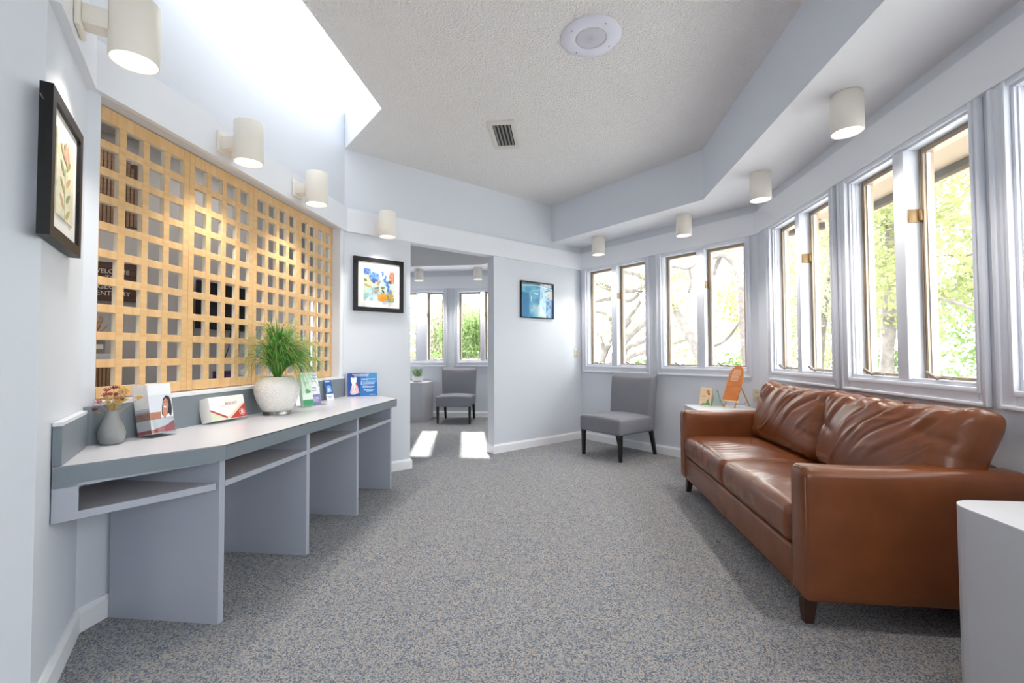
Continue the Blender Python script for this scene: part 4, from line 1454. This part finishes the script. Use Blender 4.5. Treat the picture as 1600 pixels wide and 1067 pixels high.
# easel with a rounded wooden board
r = thing('display_easel', 'light wooden tabletop easel on the corner table', 'easel', (1.50, 4.19, TZ), -1.12)
EAS = mat('easel_wood', '#d9a66a', .5, noise=(14, '#cf9a5c', 3, (1, 1, 5)))
tilt = .36
for sx in (-1, 1):
    tube('leg', [(sx * .06, -.045, 0.004), (sx * .035, .06, .24)], .006, EAS, r, n=6)
tube('leg', [(0, .19, .004), (.0, .06, .24)], .006, EAS, r, n=6)
o = box('ledge', -.085, .085, -.055, -.02, .055, .068, mat('easel_ledge', '#ecd2a8', .5), r, .002)
tube('cord', [(0, .165, .05), (.02, .1, .03), (.03, -.02, .03)], .0014, BLACKW, r, n=5)
bd = thing('wooden_board', 'orange wooden board with rounded top and white writing on easel', 'sign board', (1.50, 4.19, TZ + .07), -1.12)
BRDM = mat('orange_wood', '#d2803f', .45, noise=(8, '#c26f30', 4, (1, 1, 8)))
pts = [(-.078, 0), (.078, 0), (.078, .225)] + [(.078 * math.cos(t * PI / 10), .225 + .1 * math.sin(t * PI / 10)) for t in range(1, 10)] + [(-.078, .225)]
bm = bmesh.new()
f1_ = [bm.verts.new((x, 0, z)) for x, z in pts]
f2_ = [bm.verts.new((x, .014, z)) for x, z in pts]
bm.faces.new(f1_)
bm.faces.new(f2_[::-1])
for i in range(len(pts)):
    j = (i + 1) % len(pts)
    bm.faces.new((f1_[i], f1_[j], f2_[j], f2_[i]))
bo2 = from_bm('board', bm, BRDM, bd)
bo2.location = (0, -.045, -.001)
bo2.rotation_euler = (-tilt, 0, 0)
Lr = []
rngb = random.Random(3)
for i in range(9):
    z_ = .285 - i * .0125
    a_ = -.035 - rngb.uniform(0, .012)
    x_ = a_
    while x_ < .035:
        e = x_ + rngb.uniform(.008, .02)
        Lr.append((rect(x_, e, z_ - .0025, z_ + .0025), '#f3e3cb'))
        x_ = e + .004
printed('white_lines', Lr, bo2, y=-.0003, step=.00001)

# far room plant
r = thing('bowl_planter', 'small white bowl planter on the far room table', 'plant pot', (-2.44, 7.35, .635))
lathe('bowl', [(.001, .0), (.06, 0), (.085, .02), (.095, .06), (.094, .095), (.088, .095), (.086, .08), (.001, .078)], mat('white_ceramic', '#dedee0', .4), r, n=28, angle=60)
su = thing('succulent', 'small pale green leafy plant in the white bowl', 'plant', (-2.44, 7.35, .71))
for i in range(46):
    a = rng.uniform(0, 2 * PI)
    rd = rng.uniform(.02, .1)
    hh = rng.uniform(.03, .15)
    l = rng.uniform(.02, .035)
    c_, s_ = math.cos(a), math.sin(a)
    v = [(c_ * rd * .4, s_ * rd * .4, 0), (c_ * rd - s_ * l * .5, s_ * rd + c_ * l * .5, hh), (c_ * (rd + l), s_ * (rd + l), hh + .02), (c_ * rd + s_ * l * .5, s_ * rd - c_ * l * .5, hh)]
    from_py('leaf', v, [(0, 1, 2, 3)], translucent('succulent_leaf', '#7f9b76', .3) if i == 0 else bpy.data.materials['succulent_leaf'], su)

# ------------------------------------------------------------------ office behind the lattice
W1U = lambda x: (x + 6.4) / S2
r = thing('welcome_sign', 'dark wooden welcome sign with white lettering seen through the lattice', 'sign', along(W1P, PI / 4, W1U(-4.12), 0, 1.60), PI / 4)
SIGNW = mat('sign_wood', '#5a4030', .6, noise=(6, '#4a3226', 4, (1, 1, 9)))
for i in range(6):
    box('plank', -.185, .185, -.03, -.004, i * .0592, i * .0592 + .0575, SIGNW, r, .0015, 1)
LET = mat('sign_letters', '#e2ddd8', .6)
for body, z_, sz in (('WELCOME', .268, .056), ('TO', .212, .05), ('GLOSS', .125, .056), ('DENTISTRY', .066, .056)):
    text_part(body, sz, LET, r, (0, -.0315, z_), depth=.001, sx=.95 if len(body) > 6 else 1.1)
# fluted arch panel
r = thing('fluted_arch', 'arched panel of dark vertical wood slats above the welcome sign', 'wall panel', along(W1P, PI / 4, 0, 0, 0), PI / 4)
FLU = mat('fluted_wood', '#8a6a50', .55, noise=(5, '#765843', 4, (1, 1, 12)))
FLUL = mat('fluted_wood_light', '#c9a27c', .55, noise=(5, '#bb9169', 4, (1, 1, 12)))
box('backing', 2.6, 3.394, -.006, -.001, 2.30, 2.9, mat('fluted_shadow_gap', '#5f4836', .7), r)  # dark brown backing panel behind the slats
u_ = 2.62
while u_ < 3.392:
    zt_ = min(ZOC - .01, 2.68 + math.sqrt(max(0, .45 ** 2 - max(0, u_ + .011 - 2.944) ** 2)))
    box('slat', u_, u_ + .021, -.03, -.002, 2.30, zt_, FLU, r)
    u_ += .027
# reception pod
P5 = (W1P[0] + S2 * .55, W1P[1] - S2 * .55)
r = thing('reception_desk', 'fluted wooden reception desk with white top behind the lattice', 'desk', along(P5, PI / 4, 0), PI / 4)
u_ = 2.45
while u_ < 3.27:
    box('slat', u_, u_ + .017, -.012, .004, .05, 1.065, FLUL, r)
    u_ += .024
box('body', 2.44, 3.28, .004, .38, 0, 1.065, mat('desk_body', '#a9835f', .6), r)
box('top', 2.42, 3.30, -.03, .40, 1.065, 1.115, WHITE, r, .003)
tp = thing('dried_twigs', 'few thin orange dried twigs standing on the reception desk', 'dried flowers', along(P5, PI / 4, 3.12, .12, 1.115), 0)
TW = mat('twig', '#b5854f', .8)
rng = random.Random(8)
for i in range(9):
    a = rng.uniform(0, 2 * PI)
    h = rng.uniform(.2, .34)
    tube('twig', [(0, 0, 0), (math.cos(a) * .03, math.sin(a) * .03, h * .5), (math.cos(a) * .1 + rng.uniform(-.02, .02), math.sin(a) * .1, h)], [.003, .0025, .004], TW, tp, n=5)
for lab, c, u_, dz, w_ in (('bright green packet standing on the reception desk', '#6cbf3f', 3.10, .11, .05), ('grey brown packet beside the green packet on reception desk', '#8d8379', 3.19, .13, .07)):
    o = thing('packet', lab, 'packet', along(P5, PI / 4, u_, .06, 1.116), PI / 4)
    box('pouch', -w_ / 2, w_ / 2, 0, .025, 0, dz, mat('pk_' + c.strip('#'), c, .4), o, .004)
    box('pouch_label', -w_ / 3, w_ / 3, -.0015, .0, dz * .3, dz * .6, PAPER, o)
# wall screen
W2P = (-3.95, -3.95 - CO / S2)
r = thing('wall_screen', 'black television on the office wall seen through the lattice', 'television', along(W2P, PI / 2, .49, 0, 1.385), PI / 2)
TVB = mat('tv_black', '#0b0b0c', .3)
box('case', 0, .88, -.13, -.09, 0, .515, TVB, r, .004)
box('screen', .012, .868, -.1315, -.13, .014, .503, mat('tv_glass', '#050507', .06), r)
box('wall_mount', .28, .52, -.09, -.0005, .15, .36, DARK, r)
tube('cable', [(.55, -.06, .01), (.56, -.03, -.2), (.45, -.02, -.45), (.5, -.03, -.57)], .005, TVB, r, n=6)
tube('cable', [(.70, -.06, .01), (.72, -.03, -.25), (.66, -.02, -.57)], .005, TVB, r, n=6)
r = thing('office_desk', 'white office desk below the black television', 'desk', along(W2P, PI / 2, .2, 0, 0), PI / 2)
box('desktop', 0, 2.0, -.52, -.005, .755, .785, WHITE, r, .002)
for u_ in (.0, 1.96):
    box('side_panel', u_, u_ + .04, -.5, -.01, 0, .755, WHITE, r)
o = thing('purple_box', 'deep purple box on the white office desk', 'box', along(W2P, PI / 2, .62, -.25, .786), PI / 2)
box('carton', 0, .22, -.06, .06, 0, .14, mat('purple_card', '#4a2a52', .5), o, .003)
box('carton_label', .04, .18, -.0615, -.06, .04, .1, mat('purple_label', '#6a4472', .5), o)
o = thing('desk_lamp', 'small white dome lamp on the office desk', 'lamp', along(W2P, PI / 2, .98, -.3, .786), PI / 2)
lathe('base', [(.06, 0), (.06, .012), (.01, .016), (.008, .09)], WHITE, o, n=20)
lathe('shade', [(.085, .08), (.075, .12), (.04, .15), (.001, .16)], WHITE, o, n=24)
o = thing('paper_tray', 'tilted white paper tray on the office desk', 'tray', along(W2P, PI / 2, 1.3, -.3, .786), PI / 2)
q_ = box('tray', -.1, .1, -.12, .12, 0, .02, WHITE, o, .003)
q_.rotation_euler = (.0, -1.15, .4)
q_.location = (0, 0, .11)
box('foot', -.06, .08, -.05, .05, 0, .012, WHITE, o)
for i, (x, y) in enumerate(((-4.1, 3.0), (-3.0, 3.0), (-3.3, 4.6), (-4.8, 1.7))):
    r = thing('troffer_light', ['bright office ceiling light panel above the sign wall', 'bright office ceiling light panel behind the near lattice', 'bright office ceiling light panel near the office window', 'bright office ceiling light panel deep in the office'][i], 'ceiling lamp', (x, y, ZOC), 0, 'office ceiling light panels')
    bm = bmesh.new()
    for q in ((-.32, .32, -.32, -.29), (-.32, .32, .29, .32), (-.32, -.29, -.29, .29), (.29, .32, -.29, .29)):
        bm_box(bm, q[0], q[1], q[2], q[3], -.012, -.0005)
    from_bm('frame', bm, WHITE, r)
    box('diffuser', -.29, .29, -.29, .29, -.006, -.002, mat('troffer_glow', '#ffffff', .5, emit=OFFICE_E, ecol='#fffaf2'), r)

# ------------------------------------------------------------------ outside
rng = random.Random(21)
BOUNCE_GROUND = mat('lawn', '#c9c8c6', .95, noise=(3, '#bcbdb8', 4))  # unseen ground, colour raised so daylight bounces up to the ceiling
prism_l = prism('ground_lawn', [(-30, -25), (35, -25), (35, 40), (-30, 40)], -.55, -.45, BOUNCE_GROUND)
tag(prism_l, 'pale leaf littered ground outside the windows', 'lawn', kind='structure')
EAVE = mat('eave_wood', '#93806a', .7)
def eave(name, P, ang, u0, u1, z, d, label):
    r = thing(name, label, 'eave', along(P, ang, 0, WT), ang, kind='structure')
    box('boards', u0, u1, .0, d, z, z + .03, EAVE, r)
    box('fascia', u0, u1, d - .03, d, z - .07, z + .16, mat('fascia_paint', '#8d7c66', .6), r)
    box('drip_strip', u0, u1, d - .045, d - .03, z - .05, z, mat('gutter_dark', '#5e5a55', .5), r)
eave('eave_right', PD, ANG_D, -.3, LD, 2.40, .8, 'tan roof overhang outside the sofa windows')
eave('eave_corner', PC, ANG_C, .3, LC + .3, 2.40, .75, 'tan roof overhang outside the corner windows')

def leaves(blobs, size, seed):
    """blobs = [(centre, radii, count)] -> quads"""
    g = np.random.default_rng(seed)
    P_ = []
    for c, rad, n in blobs:
        d = g.normal(size=(n, 3))
        d /= np.linalg.norm(d, axis=1)[:, None]
        rr = g.uniform(.15, 1, n) ** .5
        # break the blob into clusters so gaps of sky show
        k = max(6, n // 90)
        cl_ = g.normal(size=(k, 3))
        cl_ /= np.linalg.norm(cl_, axis=1)[:, None]
        cl_ *= (g.uniform(.2, 1, k) ** .5)[:, None]
        idx = g.integers(0, k, n)
        pos = cl_[idx] * .85 + d * rr[:, None] * .3
        P_.append(np.array(c) + pos * np.array(rad))
    P_ = np.concatenate(P_)
    n = len(P_)
    a = g.normal(size=(n, 3))
    a /= np.linalg.norm(a, axis=1)[:, None]
    b = g.normal(size=(n, 3))
    b -= (a * b).sum(1)[:, None] * a
    b /= np.linalg.norm(b, axis=1)[:, None]
    s_ = size * g.uniform(.6, 1.3, n)[:, None]
    V = np.stack([P_ - a * s_, P_ - b * s_ * .45, P_ + a * s_, P_ + b * s_ * .45], 1).reshape(-1, 3)
    return V, n
def leaf_mesh(name, blobs, size, seed, m, parent):
    V, n = leaves(blobs, size, seed)
    V = V - np.array(parent.location)
    me = bpy.data.meshes.new(name)
    me.vertices.add(4 * n)
    me.vertices.foreach_set('co', V.astype(np.float32).ravel())
    me.loops.add(4 * n)
    me.loops.foreach_set('vertex_index', np.arange(4 * n, dtype=np.int32))
    me.polygons.add(n)
    me.polygons.foreach_set('loop_start', np.arange(0, 4 * n, 4, dtype=np.int32))
    me.polygons.foreach_set('loop_total', np.full(n, 4, dtype=np.int32))
    me.update(calc_edges=True)
    o = link_mesh(name, me, m, parent)
    o['kind'] = 'stuff'
    return o
LEAFA = translucent('leaf_yellow_green', '#93986a', .45)
LEAFB = translucent('leaf_green', '#768c58', .45)
LEAFC = translucent('leaf_pale', '#a3a588', .45)
BARK = mat('grey_bark', '#7f7772', .9, bump=(25, .8, .03), noise=(7, '#635c57', 5))
def tree(name, label, base, limbs, group='trees outside the windows'):
    r = thing(name, label, 'tree', base, 0, group)
    for i, (rad, pts) in enumerate(limbs):
        pts = [Vector(p) - Vector(base) for p in pts]
        # smooth the path
        out = [pts[0]]
        for k in range(len(pts) - 1):
            p0, p1, p2, p3 = pts[max(k - 1, 0)], pts[k], pts[k + 1], pts[min(k + 2, len(pts) - 1)]
            for t in (.33, .66, 1.):
                out.append(.5 * ((2 * p1) + (p2 - p0) * t + (2 * p0 - 5 * p1 + 4 * p2 - p3) * t * t + (3 * p1 - p0 - 3 * p2 + p3) * t ** 3))
        if abs(out[-1].z) < abs(out[0].z):
            rr = [rad * (.7 + .5 * k / len(out)) for k in range(len(out))]
        else:
            rr = [rad * (1.15 - .4 * k / len(out)) for k in range(len(out))]
        rr = [q * (1 + .12 * math.sin(k * 2.3 + i)) for k, q in enumerate(rr)]
        tube('trunk' if i == 0 else 'limb', out, rr, BARK, r, n=9)
    return r
OA = [(.099, [(2.09, 10.02, 2.66), (2.29, 9.82, 2.19), (2.46, 9.65, 1.77), (2.58, 9.53, 1.45), (2.7, 9.41, 1.15), (2.83, 9.28, .62), (2.88, 9.23, -.5)]),
      (.05, [(1.3, 10.8, 4.4), (1.8, 10.3, 3.4), (2.12, 10.0, 2.62)]),
      (.028, [(2.29, 10.25, 3.05), (2.42, 10.11, 3.0), (2.68, 9.85, 2.91), (2.82, 9.72, 3.03), (3.2, 9.5, 3.6)]),
      (.027, [(2.68, 9.85, 2.91), (2.71, 9.82, 2.63), (2.67, 9.87, 2.37)]),
      (.035, [(2.24, 10.15, 1.26), (2.37, 10.02, 1.31), (2.59, 9.6, 1.4)])]
tA = tree('live_oak', 'grey barked oak with leaning trunk outside the easel table window', (2.88, 9.23, -.45), OA)
OM = [(.064, [(2.2, 8.4, 3.3), (2.56, 8.14, 2.8), (2.72, 7.98, 2.79), (2.83, 7.87, 2.65), (2.9, 7.79, 2.46), (2.94, 7.76, 2.16), (2.94, 7.76, 1.84), (2.96, 7.73, 1.33), (2.99, 7.71, .6), (3.0, 7.7, -.5)]),
      (.04, [(2.77, 8.05, 2.82), (2.72, 8.2, 2.70), (2.68, 8.34, 2.51)]),
      (.028, [(2.95, 7.79, 1.75), (2.93, 7.9, 1.59), (2.81, 8.17, 1.32), (2.64, 8.34, 1.22), (2.45, 8.53, 1.18)])]
tM = tree('arched_tree', 'slender tree with arched trunk close outside the easel table window', (3.0, 7.7, -.45), OM)
OB = [(.091, [(1.82, 12.41, 2.01), (1.39, 12.84, 1.47), (1.19, 13.04, 1.11), (1.1, 13.13, .69), (1.06, 13.1, -.5)]),
      (.078, [(2.58, 11.65, 2.27), (2.15, 12.08, 1.89), (1.95, 12.28, 1.72), (1.73, 12.5, 1.46), (1.43, 12.8, .96), (1.2, 12.95, .1)]),
      (.052, [(2.33, 11.9, 3.13), (2.16, 12.07, 3.06), (2.0, 12.23, 3.21), (1.72, 12.51, 3.34), (1.38, 12.85, 3.59)]),
      (.054, [(2.35, 12.17, 3.07), (2.21, 12.31, 2.96), (2.03, 12.48, 2.82), (1.75, 12.77, 2.86), (1.31, 13.2, 2.97), (.89, 13.63, 3.27)]),
      (.053, [(2.05, 12.18, 2.5), (1.96, 12.27, 2.31), (1.7, 12.53, 1.93), (1.47, 12.76, 1.32), (1.25, 12.9, .4)]),
      (.067, [(2.37, 11.43, 1.61), (2.08, 11.72, 1.43), (1.68, 12.13, 1.23), (1.42, 12.39, .8), (1.2, 12.7, .1)]),
      (.066, [(2.32, 11.2, 1.29), (2.04, 11.49, 1.15), (1.65, 11.87, .97), (1.43, 12.09, .55), (1.2, 12.5, -.1)]),
      (.059, [(.63, 14.31, 3.59), (1.02, 13.92, 3.39), (1.25, 13.69, 3.16), (1.47, 13.47, 3.04), (1.75, 12.8, 2.86)]),
      (.058, [(.72, 14.22, 2.68), (1.0, 13.94, 2.71), (1.47, 13.47, 2.72), (1.92, 13.02, 2.6), (2.2, 12.3, 2.9)]),
      (.047, [(.8, 13.86, 2.4), (1.06, 13.59, 2.34), (1.29, 13.37, 2.24), (1.43, 13.22, 1.94), (1.4, 12.9, 1.5)]),
      (.057, [(.76, 13.9, 1.9), (.99, 13.67, 1.75), (1.15, 13.44, 1.49), (1.18, 13.1, .96)])]
tB = tree('spreading_oak', 'spreading oak with many crooked limbs outside the corner window', (1.06, 13.13, -.45), OB)
OP = [(.121, [(6.8, 9.9, 6.5), (6.8, 9.93, 5.05), (6.8, 10.02, 4.02), (6.8, 10.12, 2.84), (6.8, 10.24, 1.51), (6.8, 10.37, .3), (6.8, 10.47, -.5)]),
      (.024, [(6.75, 10.2, 2.6), (6.2, 8.8, 2.3), (5.8, 7.96, 2.09), (5.8, 7.66, 1.95), (5.8, 7.27, 1.81), (5.8, 6.87, 1.63)]),
      (.018, [(6.8, 10.0, 3.2), (6.3, 8.63, 2.69), (6.3, 8.23, 2.73), (6.3, 7.75, 2.61), (6.3, 7.43, 2.68)]),
      (.019, [(6.75, 10.1, 3.0), (6.3, 9.95, 2.82), (6.3, 9.59, 2.63), (6.3, 9.25, 2.63)])]
tP = tree('tall_tree', 'tall straight barked tree outside the large sofa window', (6.8, 10.45, -.45), OP)
OQ = [(.08, [(7.2, 12.3, 5.2), (7.3, 12.74, 4.01), (7.3, 13.19, 3.06), (7.3, 13.47, 2.02), (7.3, 13.7, .94), (7.3, 13.88, -.5)]),
      (.023, [(7.2, 12.6, 4.2), (6.3, 11.9, 3.92), (6.3, 11.5, 3.66), (6.3, 11.12, 3.64)])]
tQ = tree('leaning_tree', 'leaning thin tree outside the narrow sofa window', (7.3, 13.85, -.45), OQ)
# crowns
leaf_mesh('crown', [((1.6, 11.6, 4.6), (1.5, 1.5, 1.1), 2600), ((3.2, 9.6, 3.6), (.9, .9, .8), 900), ((2.2, 9.9, 2.4), (.6, .6, .5), 240)], .06, 1, LEAFC, tA)
leaf_mesh('crown', [((2.0, 8.6, 3.7), (.8, .8, .6), 700)], .05, 2, LEAFA, tM)
leaf_mesh('crown', [((1.0, 13.6, 3.6), (2.2, 1.6, 1.1), 2400), ((2.6, 12.2, 3.6), (1.4, 1.2, .8), 1200), ((1.0, 13.4, 2.2), (1.6, 1.2, 1.0), 900)], .06, 3, LEAFC, tB)
leaf_mesh('crown', [((6.5, 9.5, 4.6), (2.4, 2.6, 1.6), 7000), ((6.0, 8.0, 2.6), (1.0, 1.6, .9), 2200), ((7.6, 10.8, 2.4), (1.6, 1.6, 1.6), 2600)], .07, 4, LEAFA, tP)
leaf_mesh('crown', [((7.0, 12.4, 4.6), (2.2, 2.2, 1.5), 4200), ((7.8, 13.4, 2.4), (1.8, 1.8, 1.6), 2600)], .07, 5, LEAFC, tQ)
# unseen tree added to keep the sun off the corner windows
tS = tree('shade_tree', 'broad dense tree shading the corner windows from the sun', (-.2, 12.6, -.45), [(.16, [(-.2, 12.6, -.5), (-.25, 12.4, 2.5), (-.2, 11.6, 5.2)])])
leaf_mesh('crown', [((-.25, 11.0, 5.7), (1.45, 1.3, 1.45), 9000), ((.6, 9.6, 4.6), (1.2, 1.0, 1.0), 4500)], .11, 6, LEAFB, tS)
# background trees and shrubs
BG = [('background_tree', 'pale background tree beyond the spreading oak', (2.5, 19, 2.5), (5, 2, 3.6), 8500, .1, LEAFC),
      ('background_tree', 'yellow green background tree beyond the arched tree', (8.5, 17, 2.8), (3.6, 2.4, 3.6), 8500, .1, LEAFA),
      ('background_tree', 'green background tree beyond the tall tree', (12, 12, 2.5), (2.2, 3.4, 3.6), 6000, .1, LEAFB),
      ('background_tree', 'yellow green background tree right of the tall tree', (11, 7.0, 2.3), (2.0, 3.0, 3.2), 6000, .09, LEAFA),
      ('background_tree', 'pale background tree outside the camera side windows', (11, 1.0, 2.5), (2.0, 3.4, 3.4), 3500, .1, LEAFC),
      ('background_tree', 'pale background tree outside the far room windows', (-4.0, 16.5, 2.0), (2.6, 1.2, 2.2), 9000, .09, LEAFC),
      ('background_tree', 'green background tree outside the far room windows', (-3.2, 14.6, 1.5), (1.0, .8, 1.3), 3600, .07, LEAFB),
      ('garden_shrub', 'bright green shrub low outside the easel table window', (4.3, 12.4, .25), (1.5, 1.0, 1.1), 3600, .06, LEAFB),
      ('garden_shrub', 'bright green shrub low between the oak trunks', (2.6, 13.6, .15), (1.2, .8, .95), 2400, .06, LEAFB),
      ('garden_shrub', 'green shrub low outside the large sofa window', (8.2, 8.2, .3), (1.0, 2.2, 1.0), 3200, .06, LEAFB),
      ('garden_shrub', 'green shrub low outside the narrow sofa window', (8.8, 12.6, .2), (1.2, 1.8, 1.0), 2600, .06, LEAFB),
      ('garden_shrub', 'green shrub low outside the far room windows', (-4.4, 13.2, .5), (1.4, .7, .9), 3000, .06, LEAFB)]
for i, (nm, lab, c, rad, n, sz, m_) in enumerate(BG):
    r = thing(nm, lab, 'tree' if 'tree' in nm else 'shrub', (c[0], c[1], -.45), 0, 'background trees and shrubs')
    top_ = c[2] + rad[2] * .5 + .45
    tube('trunk', [(0, 0, -.05), (.1, 0, top_ * .5), (-.05, .1, top_)], [.12 if 'tree' in nm else .03, .08 if 'tree' in nm else .02, .03 if 'tree' in nm else .01], BARK, r, n=8)
    leaf_mesh('crown', [(c, rad, n)], sz, 30 + i, m_, r)
